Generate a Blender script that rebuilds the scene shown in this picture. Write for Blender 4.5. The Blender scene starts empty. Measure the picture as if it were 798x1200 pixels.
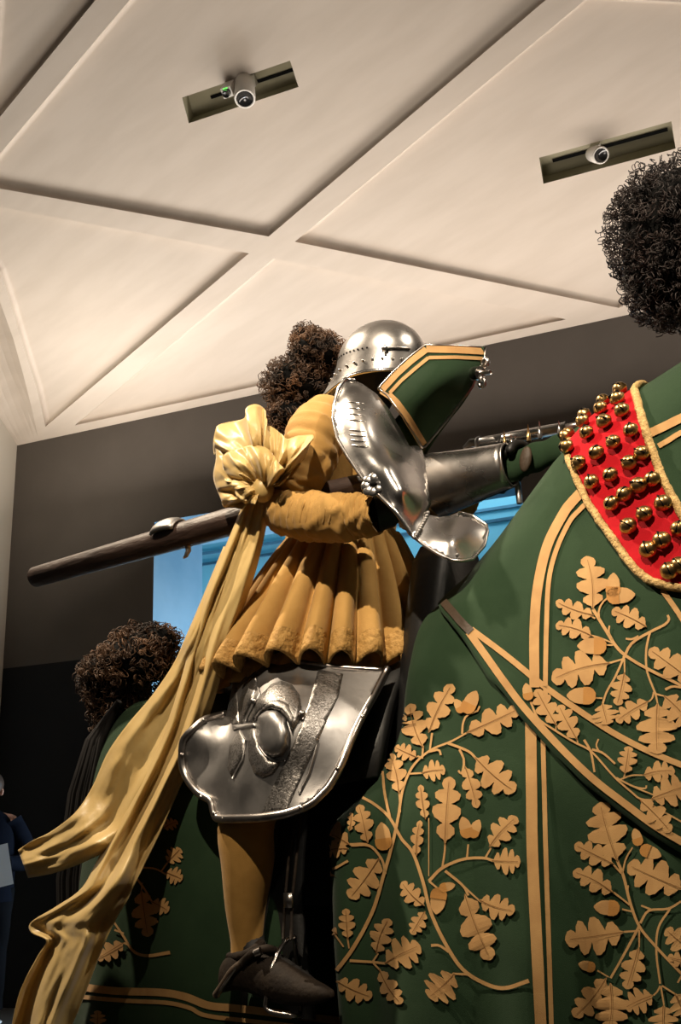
import bpy, bmesh, math, random
import numpy as np
from mathutils import Vector, Matrix, noise
from mathutils.geometry import delaunay_2d_cdt, tessellate_polygon
from mathutils.bvhtree import BVHTree
random.seed(7); np.random.seed(7)
C = bpy.context.scene.collection
PI = math.pi

# ------------------------------------------------------------------ camera
# Frame: origin on the floor under the rider, +X the way the horse faces, +Y its left, Z up.
F = 1120.0
HC = 1.35
def nrm(v):
    v = np.array(v, float); return v/np.linalg.norm(v)
_d1 = nrm((-3079, 500, F)); _u = np.array((-161, -3500, F)); _up = nrm(_u-_d1*np.dot(_u, _d1))
RW = np.array([-_d1, np.cross(_up, -_d1), _up])            # hall axes seen by the camera (x right, y down, z ahead)
OX, OY = -1.0347, 2.4939
HX, HY = 0.966196, -0.257808
def hall(x, y, z):                                          # hall axes (x along the back wall, y towards it) -> scene
    a, b = x-OX, y-OY
    return Vector((a*HX+b*HY, -a*HY+b*HX, z))
def hall_dir(v): return np.array((v[0]*HX+v[1]*HY, -v[0]*HY+v[1]*HX, v[2]))
CAM = np.array(hall(0, 0, HC))
RL = np.array([hall_dir(RW[:, i]) for i in range(3)]).T      # camera -> scene
def ray(px, py): return RL @ nrm((px-399, py-600, F))
def P(px, py, w):                                           # point seen at (px,py) lying w metres to the horse's right of its middle plane
    d = ray(px, py); t = (-w-CAM[1])/d[1]; return Vector(CAM+d*t)
def proj(p):
    c = RL.T @ (np.array(p)-CAM); return 399+F*c[0]/c[2], 600+F*c[1]/c[2], c[2]
def projN(p):
    c = (np.asarray(p)-CAM) @ RL; return np.stack([399+F*c[..., 0]/c[..., 2], 600+F*c[..., 1]/c[..., 2], c[..., 2]], -1)
RAYHALL = lambda px, py: RW @ nrm((px-399, py-600, F))
def on_back(px, py, D):
    d = RAYHALL(px, py); t = D/d[1]; return d[0]*t, HC+d[2]*t   # x,z on the wall
cd = bpy.data.cameras.new('camera'); cam = bpy.data.objects.new('camera', cd); C.objects.link(cam)
cd.sensor_fit = 'VERTICAL'; cd.sensor_height = 36; cd.lens = F*36/1200; cd.clip_end = 100
M3 = Matrix([[RL[i, 0], -RL[i, 1], -RL[i, 2]] for i in range(3)])
cam.matrix_world = Matrix.Translation(Vector(CAM)) @ M3.to_4x4()
bpy.context.scene.camera = cam

# ------------------------------------------------------------------ materials
def mat(name, col, rough=0.6, metal=0.0, col2=None, nscale=20, ndetail=4, bump=0.0, bscale=60, sheen=0.0,
        weave=0.0, spec=0.5, stretch=(1, 1, 1), transl=0.0, rough2=None, lo=.35, hi=.65, aniso=None):
    m = bpy.data.materials.new(name); m.use_nodes = True
    nt = m.node_tree; N = nt.nodes; Lk = nt.links
    b = N['Principled BSDF']; b.inputs['Roughness'].default_value = rough; b.inputs['Metallic'].default_value = metal
    b.inputs['Specular IOR Level'].default_value = spec
    b.inputs['Base Color'].default_value = (*col, 1)
    if sheen: b.inputs['Sheen Weight'].default_value = sheen; b.inputs['Sheen Roughness'].default_value = .4
    tc = N.new('ShaderNodeTexCoord'); mp = N.new('ShaderNodeMapping'); mp.inputs['Scale'].default_value = stretch
    Lk.new(tc.outputs['Object'], mp.inputs['Vector'])
    if col2 is not None or rough2 is not None:
        n = N.new('ShaderNodeTexNoise'); n.inputs['Scale'].default_value = nscale; n.inputs['Detail'].default_value = ndetail
        Lk.new(mp.outputs[0], n.inputs['Vector'])
        r = N.new('ShaderNodeMapRange'); r.inputs['From Min'].default_value = lo; r.inputs['From Max'].default_value = hi
        Lk.new(n.outputs['Fac'], r.inputs['Value'])
        if col2 is not None:
            mx = N.new('ShaderNodeMix'); mx.data_type = 'RGBA'; mx.inputs['A'].default_value = (*col, 1); mx.inputs['B'].default_value = (*col2, 1)
            Lk.new(r.outputs[0], mx.inputs['Factor']); Lk.new(mx.outputs['Result'], b.inputs['Base Color'])
        if rough2 is not None:
            q = N.new('ShaderNodeMapRange'); q.inputs['To Min'].default_value = rough; q.inputs['To Max'].default_value = rough2
            Lk.new(r.outputs[0], q.inputs['Value']); Lk.new(q.outputs[0], b.inputs['Roughness'])
    last = None
    if bump:
        n2 = N.new('ShaderNodeTexNoise'); n2.inputs['Scale'].default_value = bscale; n2.inputs['Detail'].default_value = 5
        Lk.new(mp.outputs[0], n2.inputs['Vector'])
        bp = N.new('ShaderNodeBump'); bp.inputs['Strength'].default_value = bump; bp.inputs['Distance'].default_value = .01
        Lk.new(n2.outputs['Fac'], bp.inputs['Height']); last = bp
    if weave:
        v = N.new('ShaderNodeTexNoise'); v.inputs['Scale'].default_value = 900; v.inputs['Detail'].default_value = 1
        Lk.new(tc.outputs['Object'], v.inputs['Vector'])
        bp = N.new('ShaderNodeBump'); bp.inputs['Strength'].default_value = weave; bp.inputs['Distance'].default_value = .002
        Lk.new(v.outputs['Fac'], bp.inputs['Height'])
        if last: Lk.new(last.outputs[0], bp.inputs['Normal'])
        last = bp
    if last: Lk.new(last.outputs[0], b.inputs['Normal'])
    if transl:
        out = N['Material Output']; t = N.new('ShaderNodeBsdfTranslucent'); mx = N.new('ShaderNodeMixShader'); mx.inputs[0].default_value = transl
        t.inputs[0].default_value = (*col, 1)
        Lk.new(b.outputs[0], mx.inputs[1]); Lk.new(t.outputs[0], mx.inputs[2]); Lk.new(mx.outputs[0], out.inputs['Surface'])
    return m
def engraved(name, col, col2):
    m = bpy.data.materials.new(name); m.use_nodes = True; N = m.node_tree.nodes; Lk = m.node_tree.links
    b = N['Principled BSDF']; b.inputs['Metallic'].default_value = 1; b.inputs['Roughness'].default_value = .42
    tc = N.new('ShaderNodeTexCoord'); n = N.new('ShaderNodeTexNoise'); n.inputs['Scale'].default_value = 75; n.inputs['Detail'].default_value = 2; n.inputs['Distortion'].default_value = 3.2
    Lk.new(tc.outputs['Object'], n.inputs['Vector'])
    r = N.new('ShaderNodeValToRGB'); e = r.color_ramp.elements
    e[0].position = .40; e[0].color = (*col2, 1); e[1].position = .56; e[1].color = (*col, 1)
    Lk.new(n.outputs['Fac'], r.inputs[0]); Lk.new(r.outputs[0], b.inputs['Base Color'])
    bp = N.new('ShaderNodeBump'); bp.inputs['Strength'].default_value = .3; bp.inputs['Distance'].default_value = .004
    Lk.new(n.outputs['Fac'], bp.inputs['Height']); Lk.new(bp.outputs[0], b.inputs['Normal'])
    return m
MT = dict(
    ceiling=mat('ceiling plaster', (.60, .520, .445), .85, col2=(.555, .478, .405), nscale=1.6, ndetail=3, stretch=(1, 6, 1), spec=.2),
    slot=mat('shade-toned recess', (.30, .275, .19), .8, spec=.2),  # khaki tone carries the shade inside the ceiling recesses in its colour
    wall=mat('taupe wall paint', (.098, .083, .070), .8, col2=(.090, .076, .064), nscale=3, spec=.25),
    dado=mat('black wall panel', (.010, .010, .011), .75, spec=.2),
    pale=mat('pale wall paint', (.50, .45, .38), .8, spec=.2),
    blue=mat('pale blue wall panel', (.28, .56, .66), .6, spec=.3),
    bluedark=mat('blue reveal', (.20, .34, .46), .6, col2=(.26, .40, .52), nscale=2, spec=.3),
    line=mat('panel joint', (.10, .22, .31), .6),
    floor=mat('dark floor', (.055, .052, .05), .45, col2=(.07, .066, .062), nscale=5),
    green=mat('green wool cloth', (.0185, .040, .0190), .85, col2=(.0235, .048, .0230), nscale=9, sheen=.06, weave=.35, spec=.12, bump=.25, bscale=9),
    gold=mat('gold brown applied cloth', (.50, .295, .115), .7, col2=(.40, .22, .083), nscale=22, weave=.3, spec=.2, sheen=.1, lo=.3, hi=.7),
    golddk=mat('amber applied cloth', (.42, .20, .05), .7, col2=(.36, .17, .045), nscale=30, weave=.3, spec=.2),
    vein=mat('brown leaf vein stitching', (.20, .10, .035), .8, spec=.1),
    fringe=mat('gold fringe', (.62, .42, .16), .75, col2=(.42, .26, .09), nscale=120, bump=.8, bscale=160),
    red=mat('red felt', (.42, .004, .010), .85, col2=(.36, .004, .010), nscale=12, sheen=.0, weave=.3, spec=.15),
    brass=mat('brass bell', (.52, .34, .14), .25, 1, col2=(.33, .20, .08), nscale=30, rough2=.42),
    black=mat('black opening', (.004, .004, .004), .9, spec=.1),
    steel=mat('polished steel', (.60, .575, .555), .19, 1, col2=(.46, .435, .42), nscale=9, bump=.16, bscale=11, rough2=.33),
    steeldk=mat('darkened steel', (.36, .345, .335), .36, 1, col2=(.25, .24, .235), nscale=11, bump=.12, bscale=14, rough2=.55),
    rim=mat('steel rim', (.40, .37, .35), .3, 1, col2=(.28, .25, .23), nscale=40),
    engr=engraved('engraved steel', (.34, .32, .305), (.15, .14, .13)),
    mustard=mat('mustard cloth', (.46, .268, .082), .8, col2=(.41, .232, .066), nscale=14, sheen=.15, weave=.3, spec=.2, bump=.2, bscale=30),
    brocade=mat('crinkled mustard hem', (.46, .268, .082), .7, col2=(.36, .20, .055), nscale=60, bump=1.0, bscale=55, weave=.3, spec=.25),
    hose=mat('mustard wool hose', (.36, .20, .055), .9, col2=(.31, .17, .045), nscale=30, sheen=.1, weave=.4, spec=.1),
    satin=mat('golden silk', (.68, .495, .205), .42, col2=(.62, .43, .16), nscale=7, sheen=.2, spec=.45, transl=.22, bump=.3, bscale=14),
    hair=mat('dark brown curls', (.060, .034, .022), .6, col2=(.020, .012, .009), nscale=16, spec=.35),
    hairlt=mat('rust brown curls', (.19, .10, .052), .6, col2=(.032, .019, .013), nscale=14, spec=.35),
    hairblk=mat('near black curls', (.045, .028, .024), .55, col2=(.013, .010, .010), nscale=16, spec=.4),
    tail=mat('black tail hair', (.018, .016, .016), .6, stretch=(1, 1, .1), col2=(.03, .027, .026), nscale=60),
    wood=mat('dark stained wood', (.030, .017, .013), .5, col2=(.055, .032, .024), nscale=22, bump=.5, bscale=45, stretch=(.25, 1, 1)),
    leather=mat('dark brown leather', (.014, .010, .0075), .75, col2=(.022, .015, .010), nscale=30, bump=.3, bscale=70, spec=.15),
    strap=mat('brown strap', (.055, .036, .022), .6, bump=.2, bscale=80),
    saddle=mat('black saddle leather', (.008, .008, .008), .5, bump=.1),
    mannequin=mat('black mannequin', (.012, .010, .009), .7),
    horse=mat('dark horse coat', (.016, .012, .010), .7, col2=(.022, .016, .012), nscale=20),
    plinth=mat('dark plinth', (.03, .03, .03), .6),
    white=mat('white lamp housing', (.72, .68, .62), .45),
    lens=mat('dark lamp lens', (.02, .02, .02), .12, spec=.8),
    navy=mat('navy jacket', (.0035, .005, .010), .9, bump=.3, bscale=20, spec=.05), jeans=mat('dark jeans', (.004, .0045, .006), .9, spec=.05),
    skin=mat('skin', (.45, .24, .17), .6), paper=mat('white paper', (.65, .72, .78), .7), shoe=mat('black shoe', (.01, .01, .01), .6),
)
def led(name, col, e):
    m = bpy.data.materials.new(name); m.use_nodes = True; b = m.node_tree.nodes['Principled BSDF']
    b.inputs['Base Color'].default_value = (*col, 1); b.inputs['Emission Color'].default_value = (*col, 1); b.inputs['Emission Strength'].default_value = e; return m
MT['led'] = led('green indicator', (.2, 1, .15), 2)

# ------------------------------------------------------------------ object helpers
def obj(name, verts, faces, m, parent=None, smooth=True, mi=None, kind=None, label=None):
    me = bpy.data.meshes.new(name); me.from_pydata([tuple(v) for v in verts], [], [tuple(f) for f in faces])
    for x in (m if isinstance(m, (list, tuple)) else [m]): me.materials.append(MT[x])
    if mi is not None: me.polygons.foreach_set('material_index', mi)
    if smooth: me.polygons.foreach_set('use_smooth', [True]*len(me.polygons))
    me.update()
    o = bpy.data.objects.new(name, me); C.objects.link(o)
    if parent is not None:
        o.parent = parent; o.matrix_parent_inverse = PINV(parent)
    if kind: o['kind'] = kind
    if label: o['label'] = label
    return o
def PINV(p):
    m = Matrix.Translation(-p.location) if p.type == 'EMPTY' else Matrix.Identity(4)
    return m
def thing(name, label, cat, loc, group=None):
    o = bpy.data.objects.new(name, None); C.objects.link(o); o.location = loc; o['label'] = label; o['category'] = cat
    if group: o['group'] = group
    return o
def tag(o, label, cat, group=None):
    o['label'] = label; o['category'] = cat
    if group: o['group'] = group
    return o
def solid(o, t, off=-1):
    s = o.modifiers.new('solid', 'SOLIDIFY'); s.thickness = t; s.offset = off; return o
def subd(o, n=1):
    s = o.modifiers.new('sub', 'SUBSURF'); s.levels = n; s.render_levels = n; return o
def grid_faces(nu, nv, cu=False, cv=False):
    f = []
    for i in range(nu if cu else nu-1):
        for j in range(nv if cv else nv-1):
            f.append((i*nv+j, ((i+1) % nu)*nv+j, ((i+1) % nu)*nv+(j+1) % nv, i*nv+(j+1) % nv))
    return f
class MB:
    def __init__(s): s.v = []; s.f = []; s.m = []
    def add(s, v, f, mi=0):
        b = len(s.v); s.v += [Vector(x) for x in v]; s.f += [tuple(b+i for i in q) for q in f]; s.m += [mi]*len(f); return s
    def box(s, c, sz, R=None, mi=0):
        v = []
        for x in (-1, 1):
            for y in (-1, 1):
                for z in (-1, 1):
                    p = Vector((x*sz[0]/2, y*sz[1]/2, z*sz[2]/2)); v.append(Vector(c)+(R @ p if R else p))
        return s.add(v, [(0, 1, 3, 2), (4, 6, 7, 5), (0, 4, 5, 1), (2, 3, 7, 6), (0, 2, 6, 4), (1, 5, 7, 3)], mi)
    def tube(s, pts, rad, n=12, mi=0, cap=True, ell=None, up=None, rnd=0):
        v, f = tube_geo(pts, rad, n, cap, ell, up, rnd); return s.add(v, f, mi)
    def ball(s, c, r, nu=12, nv=8, mi=0, R=None):
        r = (r, r, r) if not isinstance(r, (tuple, list)) else r; v = []
        for i in range(nu):
            for j in range(nv+1):
                a = 2*PI*i/nu; b = PI*j/nv
                p = Vector((r[0]*math.sin(b)*math.cos(a), r[1]*math.sin(b)*math.sin(a), r[2]*math.cos(b)))
                v.append(Vector(c)+(R @ p if R else p))
        return s.add(v, grid_faces(nu, nv+1, cu=True), mi)
    def build(s, name, m, parent=None, smooth=True, **k): return obj(name, s.v, s.f, m, parent, smooth, s.m if isinstance(m, (list, tuple)) else None, **k)
def tube_geo(pts, rad, n=12, cap=True, ell=None, up=None, rnd=0):
    pts = [Vector(p) for p in pts]; m = len(pts)
    rad = [rad]*m if not isinstance(rad, (list, tuple, np.ndarray)) else list(rad)
    if rnd:                                                   # rounded ends
        for side in (0, -1):
            d = ((pts[0]-pts[1]) if side == 0 else (pts[-1]-pts[-2])).normalized(); r = rad[side]; base = pts[side].copy()
            for a in (.5, .8, .95, 1.0):
                q = base+d*r*rnd*math.sin(a*PI/2); rr = max(r*math.cos(a*PI/2), 1e-5)
                if side == 0: pts.insert(0, q); rad.insert(0, rr)
                else: pts.append(q); rad.append(rr)
        m = len(pts)
    T = [((pts[min(i+1, m-1)]-pts[max(i-1, 0)])).normalized() for i in range(m)]
    ref = Vector(up) if up else (Vector((0, 0, 1)) if abs(T[0].z) < .9 else Vector((1, 0, 0)))
    a = (ref-T[0]*ref.dot(T[0])).normalized(); v = []
    for i in range(m):
        a = (a-T[i]*a.dot(T[i]))
        a = a.normalized() if a.length > 1e-6 else T[i].orthogonal().normalized()
        b = T[i].cross(a); e = ell[i] if isinstance(ell, list) and len(ell) == m else (ell or (1, 1))
        for k in range(n):
            t = 2*PI*k/n; v.append(pts[i]+a*(math.cos(t)*rad[i]*e[0])+b*(math.sin(t)*rad[i]*e[1]))
    f = grid_faces(m, n, cv=True)
    if cap: f += [tuple(range(n-1, -1, -1)), tuple((m-1)*n+k for k in range(n))]
    return v, f
def crom(pts, n):                                             # Catmull-Rom through points, n samples
    p = np.array(pts, float); k = len(p)
    if k == 2: return np.array([p[0]+(p[1]-p[0])*t for t in np.linspace(0, 1, n)])
    q = np.vstack([2*p[0]-p[1], p, 2*p[-1]-p[-2]]); out = []
    for t in np.linspace(0, k-1, n):
        i = min(int(t), k-2); u = t-i; a, b, c, d = q[i:i+4]
        out.append(.5*(2*b+(c-a)*u+(2*a-5*b+4*c-d)*u*u+(3*b-a-3*c+d)*u**3))
    return np.array(out)
def tps(ctrl):                                                # thin-plate spline w(px,py)
    c = np.array(ctrl, float); n = len(c); X = c[:, :2]/100
    def K(a, b):
        r2 = ((a[:, None]-b[None])**2).sum(-1); return np.where(r2 > 0, r2*np.log(r2+1e-12), 0)
    A = np.zeros((n+3, n+3)); A[:n, :n] = K(X, X)+np.eye(n)*1e-6; A[:n, n] = 1; A[:n, n+1:] = X; A[n, :n] = 1; A[n+1:, :n] = X.T
    s = np.linalg.solve(A, np.r_[c[:, 2], 0, 0, 0])
    def f(x, y):
        q = np.array([[x, y]], float)/100; return float((K(q, X) @ s[:n])[0]+s[n]+q[0] @ s[n+1:])
    return f
def seg_dist(p, a, b):
    ab = b-a; t = max(0, min(1, np.dot(p-a, ab)/max(np.dot(ab, ab), 1e-9))); return np.linalg.norm(p-a-ab*t)
def pdist(p, poly, closed=True):
    k = len(poly); return min(seg_dist(p, poly[i], poly[(i+1) % k]) for i in range(k if closed else k-1))
def inside(p, poly):
    x, y = p; r = False; k = len(poly)
    for i in range(k):
        a, b = poly[i], poly[(i+1) % k]
        if (a[1] > y) != (b[1] > y) and x < (b[0]-a[0])*(y-a[1])/(b[1]-a[1])+a[0]: r = not r
    return r
def densify(poly, step, closed=True):
    out = []; k = len(poly)
    for i in range(k if closed else k-1):
        a, b = np.array(poly[i], float), np.array(poly[(i+1) % k], float); m = max(1, int(np.linalg.norm(b-a)/step))
        out += [a+(b-a)*t/m for t in range(m)]
    if not closed: out.append(np.array(poly[-1], float))
    return out
def triang(poly, step):
    """outline -> dense 2D triangulation (points, triangles, number of outline points)"""
    bd = densify(poly, step); n = len(bd); A = np.array(bd); lo, hi = A.min(0), A.max(0); pts = list(bd)
    y = lo[1]+step*.5; r = 0
    while y < hi[1]:
        x = lo[0]+(step*.5 if r % 2 else 0)
        while x < hi[0]:
            p = np.array((x, y))
            if inside(p, bd) and pdist(p, bd) > step*.45: pts.append(p)
            x += step
        y += step*.87; r += 1
    vs, es, fs, *_ = delaunay_2d_cdt([Vector(p) for p in pts], [(i, (i+1) % n) for i in range(n)], [], 1, 1e-5)
    return [np.array(v) for v in vs], [tuple(f) for f in fs], bd
def face_cam(v, f):
    out = []
    for q in f:
        a, b, c = (Vector(v[i]) for i in q[:3]); nn = (b-a).cross(c-a)
        out.append(tuple(q) if nn.dot(Vector(CAM)-a) > 0 else tuple(reversed(q)))
    return out
def relief(name, poly, wf, m, parent, step=6, thick=.004, smooth=True, extra=None):
    pts, fs, bd = triang(poly, step)
    v = [P(p[0], p[1], wf(p[0], p[1])+(extra(p, pdist(p, bd)) if extra else 0)) for p in pts]
    o = obj(name, v, face_cam(v, fs), m, parent, smooth)
    if thick: solid(o, thick)
    return o
def rim_tube(name, line, wf, r, m, parent, off=0, closed=False, n=8, k=6):
    L = densify(line, k, closed)
    if closed: L.append(L[0])
    return MB().tube([P(p[0], p[1], wf(p[0], p[1])+off) for p in L], r, n).build(name, m, parent)
def rivets(name, pts, wf, r, m, parent, off=.003):
    for p in pts: MB().ball(P(p[0], p[1], wf(p[0], p[1])+off), r, 8, 6).build(name, m, parent)
def crumple(p, s, seed):                                       # sharp-creased cloth facets
    d, _ = noise.voronoi(Vector((p[0]*s, p[1]*s, seed))); return d[1]-d[0]
def bvh_of(o): return BVHTree.FromPolygons([v.co.copy() for v in o.data.vertices], [tuple(p.vertices) for p in o.data.polygons])
def cast(bv, px, py, off):
    d = Vector(ray(px, py)); h, nn, i, t = bv.ray_cast(Vector(CAM), d)
    if h is None: return None
    if nn.dot(d) > 0: nn = -nn
    return h+nn*off-d*off*.3
def decal(b, polys, bv, off, mi=0, step=None):
    """cloth shapes (image outlines) laid on the surface they are sewn to"""
    for poly in polys:
        if step: pts, fs, _ = triang(poly, step)
        else:
            pts = [np.array(p) for p in poly]; fs = [tuple(t) for t in tessellate_polygon([[Vector((p[0], p[1], 0)) for p in poly]])]
        v = [cast(bv, p[0], p[1], off) for p in pts]
        fs = [q for q in fs if all(v[i] is not None for i in q)]
        fs = [q for q in fs if max((v[q[0]]-v[q[1]]).length, (v[q[1]]-v[q[2]]).length, (v[q[0]]-v[q[2]]).length) < .12]
        v = [x if x is not None else Vector((0, 0, 0)) for x in v]
        used = sorted({i for q in fs for i in q}); re = {a: k for k, a in enumerate(used)}
        vv = [v[i] for i in used]; ff = [tuple(re[i] for i in q) for q in fs]
        b.add(vv, face_cam(vv, ff), mi)
def stroke(pts, w, w2=None, n=None):
    """ribbon outline quads around a curve"""
    n = n or max(6, int(sum(np.linalg.norm(np.subtract(pts[i+1], pts[i])) for i in range(len(pts)-1))/5)+2)
    c = crom(pts, n); w2 = w if w2 is None else w2; t = np.gradient(c, axis=0); t /= np.linalg.norm(t, axis=1)[:, None]+1e-9
    nn = np.stack([-t[:, 1], t[:, 0]], 1); ww = np.linspace(w, w2, n)[:, None]/2
    return c+nn*ww, c-nn*ww
def decal_stroke(b, pts, w, bv, off, mi=0, w2=None):
    L, R = stroke(pts, w, w2)
    for i in range(len(L)-1):
        q = [cast(bv, *L[i], off), cast(bv, *L[i+1], off), cast(bv, *R[i+1], off), cast(bv, *R[i], off)]
        if any(x is None for x in q): continue
        if (q[0]-q[1]).length > .15 or (q[0]-q[3]).length > .12: continue
        b.add(q, face_cam(q, [(0, 1, 2, 3)]), mi)
LOBES = [(0, .02), (.05, .05), (.09, .20), (.14, .32), (.215, .31), (.26, .21), (.285, .11), (.31, .24), (.36, .43), (.43, .51), (.50, .50), (.545, .37), (.575, .14), (.605, .30), (.65, .43), (.72, .46), (.77, .35), (.80, .14), (.825, .20), (.88, .24), (.94, .21), (.98, .11), (1, 0)]
def leaf(base, tip, width, seed=0):
    rr = random.Random(seed); b, t = np.array(base, float), np.array(tip, float); ax = t-b; ln = np.linalg.norm(ax); ax /= ln; nn = np.array((-ax[1], ax[0]))
    bend = rr.uniform(-.06, .06)*ln
    up, dn = [], []
    j1, j2 = rr.uniform(-.035, .035), rr.uniform(-.035, .035)
    for k in range(85):
        s = k/84
        def prof(x):
            x = min(max(x, 0), 1)
            for (a, h), (c, g) in zip(LOBES, LOBES[1:]):
                if a <= x <= c:
                    u = (x-a)/(c-a); u = u*u*(3-2*u); return h+(g-h)*u
            return 0
        c = b+ax*ln*s+nn*bend*math.sin(PI*s)
        e = math.sin(PI*s)
        h1, h2 = prof(s+j1*e), prof(s+j2*e); fw = width*.16*(1-s)
        up.append(c+nn*width*1.10*h1+ax*fw*h1); dn.append(c-nn*width*1.10*h2+ax*fw*h2)
    mid = [b+ax*ln*s+nn*bend*math.sin(PI*s) for s in np.linspace(0, .92, 8)]
    return up, dn, mid
def decal_leaf(b, base, tip, width, bv, off, seed):
    up, dn, mid = leaf(base, tip, width, seed); ax = np.subtract(tip, base); c = [np.array(base, float)+ax*(k/(len(up)-1)) for k in range(len(up))]
    for i in range(len(up)-1):
        for A in (up, dn):
            q = [cast(bv, *c[i], off), cast(bv, *c[i+1], off), cast(bv, *A[i+1], off), cast(bv, *A[i], off)]
            if any(x is None for x in q) or max((q[0]-q[k]).length for k in (1, 2, 3)) > .1: continue
            b.add(q, face_cam(q, [(0, 1, 2, 3)]), 0)
    decal_stroke(b, mid, 1.1, bv, off+.0012, 2, .5)
def decal_acorn(b, cup, tip, bv, off, width=None):
    c, t = np.array(cup, float), np.array(tip, float); ax = t-c; ln = np.linalg.norm(ax); ax /= ln; nn = np.array((-ax[1], ax[0])); w = width or ln*.62
    nut = [(.30, .5), (.5, .5), (.7, .44), (.88, .26), (1, .05)]; cp = [(-.12, .18), (-.02, .42), (.12, .54), (.36, .54)]
    pl = lambda pr: [c+ax*ln*s+nn*w*h for s, h in pr]+[c+ax*ln*s-nn*w*h for s, h in reversed(pr)]
    decal(b, [pl(nut)], bv, off, 0); decal(b, [pl(cp)], bv, off+.0008, 1)
def embroidery(name, parent, bv, org, sc, leaves, acorns, stems, off=.003, seed=0):
    b = MB(); T = lambda p: (org[0]+p[0]/sc, org[1]+p[1]/sc)
    for s in stems:
        w = s[-1]; pts = s[:-1]
        w = (w*1.2, w) if not isinstance(w, tuple) else w
        decal_stroke(b, [T(p) for p in pts], w[0]/sc, bv, off, 0, w[1]/sc)
    for k, (x0, y0, x1, y1, w) in enumerate(leaves): decal_leaf(b, T((x0, y0)), T((x1, y1)), w/sc, bv, off+.0006+.0002*(k % 3), seed+k)
    for x0, y0, x1, y1 in acorns: decal_acorn(b, T((x0, y0)), T((x1, y1)), bv, off+.001)
    return b.build(name, ['gold', 'golddk', 'vein'], parent, smooth=True)
def curls(name, m, parent, blobs, count, R, r, core='hairblk', seed=1, turns=(1.2, 2.2), spread=.06):
    rr = random.Random(seed); b = MB()
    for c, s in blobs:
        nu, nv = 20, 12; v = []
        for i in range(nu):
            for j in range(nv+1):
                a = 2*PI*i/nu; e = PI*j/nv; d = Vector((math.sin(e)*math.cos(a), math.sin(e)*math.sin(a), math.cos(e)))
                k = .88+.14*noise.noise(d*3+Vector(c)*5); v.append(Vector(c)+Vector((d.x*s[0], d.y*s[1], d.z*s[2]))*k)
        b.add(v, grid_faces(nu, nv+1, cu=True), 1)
    area = [s[0]*s[1]+s[1]*s[2]+s[0]*s[2] for c, s in blobs]; tot = sum(area)
    for (c, s), a in zip(blobs, area):
        for k in range(int(count*a/tot)):
            d = Vector((rr.gauss(0, 1), rr.gauss(0, 1), rr.gauss(0, 1))).normalized()
            lump = 1+.10*noise.noise(d*2.3+Vector(c)*4)
            p = Vector(c)+Vector((d.x*s[0], d.y*s[1], d.z*s[2]))*(lump+rr.uniform(-.08, spread))
            ax = Vector((rr.gauss(0, 1), rr.gauss(0, 1), rr.gauss(0, 1))).normalized(); e1 = ax.orthogonal().normalized(); e2 = ax.cross(e1)
            q = R*rr.uniform(.55, 1.25); n = rr.uniform(*turns); L = q*rr.uniform(.5, 2.0); K = 11
            pts = [p+e1*math.cos(2*PI*n*t/K)*q*(1-.35*t/K)+e2*math.sin(2*PI*n*t/K)*q*(1-.35*t/K)+(ax*L)*(t/K-.5) for t in range(K+1)]
            v, f = tube_geo(pts, [r*(1.1-.5*t/K) for t in range(K+1)], 4, cap=False); b.add(v, f, 0)
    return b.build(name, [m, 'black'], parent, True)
# ------------------------------------------------------------------ the hall
D = 7.0; TT = math.tan(math.radians(32))
HT = on_back(399, 441, D)[1]; HC0 = on_back(20, 522, D)
XL = HC0[0]                                                    # left corner
DZ = on_back(60, 777, D)[1]                                    # top of the black panel
ox0, oz1 = on_back(181, 612, D); ox1 = on_back(611, 575, D)[0]
nc = np.array((0, TT, 1.0)); nc /= np.linalg.norm(nc)          # ceiling normal (up) in hall axes
A0 = np.array((0, D, HT)); EX = np.array((1., 0, 0)); EY = np.cross(nc, EX)   # in-plane axes
def cpx(px, py):                                               # pixel -> in-plane coordinates
    d = RAYHALL(px, py); o = np.array((0, 0, HC)); t = np.dot(A0-o, nc)/np.dot(d, nc); q = o+d*t-A0
    return np.array((q @ EX, q @ EY))
def cw(p, up=0):                                               # in-plane -> scene
    q = A0+EX*p[0]+EY*p[1]+nc*up; return hall(*q)
def ccw(poly):
    a = sum(poly[i][0]*poly[(i+1) % len(poly)][1]-poly[(i+1) % len(poly)][0]*poly[i][1] for i in range(len(poly)))
    return poly if a > 0 else poly[::-1]
def inset(poly, d):
    out = []; k = len(poly)
    for i in range(k):
        a, b, c = poly[i-1], poly[i], poly[(i+1) % k]
        e1 = (b-a)/np.linalg.norm(b-a); e2 = (c-b)/np.linalg.norm(c-b); n1 = np.array((-e1[1], e1[0])); n2 = np.array((-e2[1], e2[0]))
        m = n1+n2; m = m/np.dot(m, m)*2 if np.dot(m, m) > .05 else n1; out.append(b+m*d/1)
    return out
PB = [(-30, 215.6), (253, -120), (780, -120), (314.8, 277.2)]
PA = [(-14, 154), (20, -300), (300, -230)]
PC = [(689, -3), (345.4, 283.3), (725.4, 360.9), (900, 237), (900, 8)]
PD = [(-60, 232), (291.5, 297), (53, 500.4), (50.5, 488), (42.6, 452.8), (32.6, 422.7), (22.6, 390), (7.5, 340), (0, 319), (-30, 270)]
PE = [(320.3, 303), (87.7, 498.4), (663.3, 374.2)]
S1 = [(210.4, 118.1), (337.7, 74.6), (347.7, 105.7), (218.4, 148.4)]
S2 = [(631.8, 189.1), (787.7, 146.3), (792.9, 178.4), (636.7, 219.9)]
DEP = .065
panels = [ccw([cpx(*p) for p in q]) for q in (PA, PB, PC, PD, PE)]
slots = {1: ccw([cpx(*p) for p in S1]), 2: ccw([cpx(*p) for p in S2])}
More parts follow.
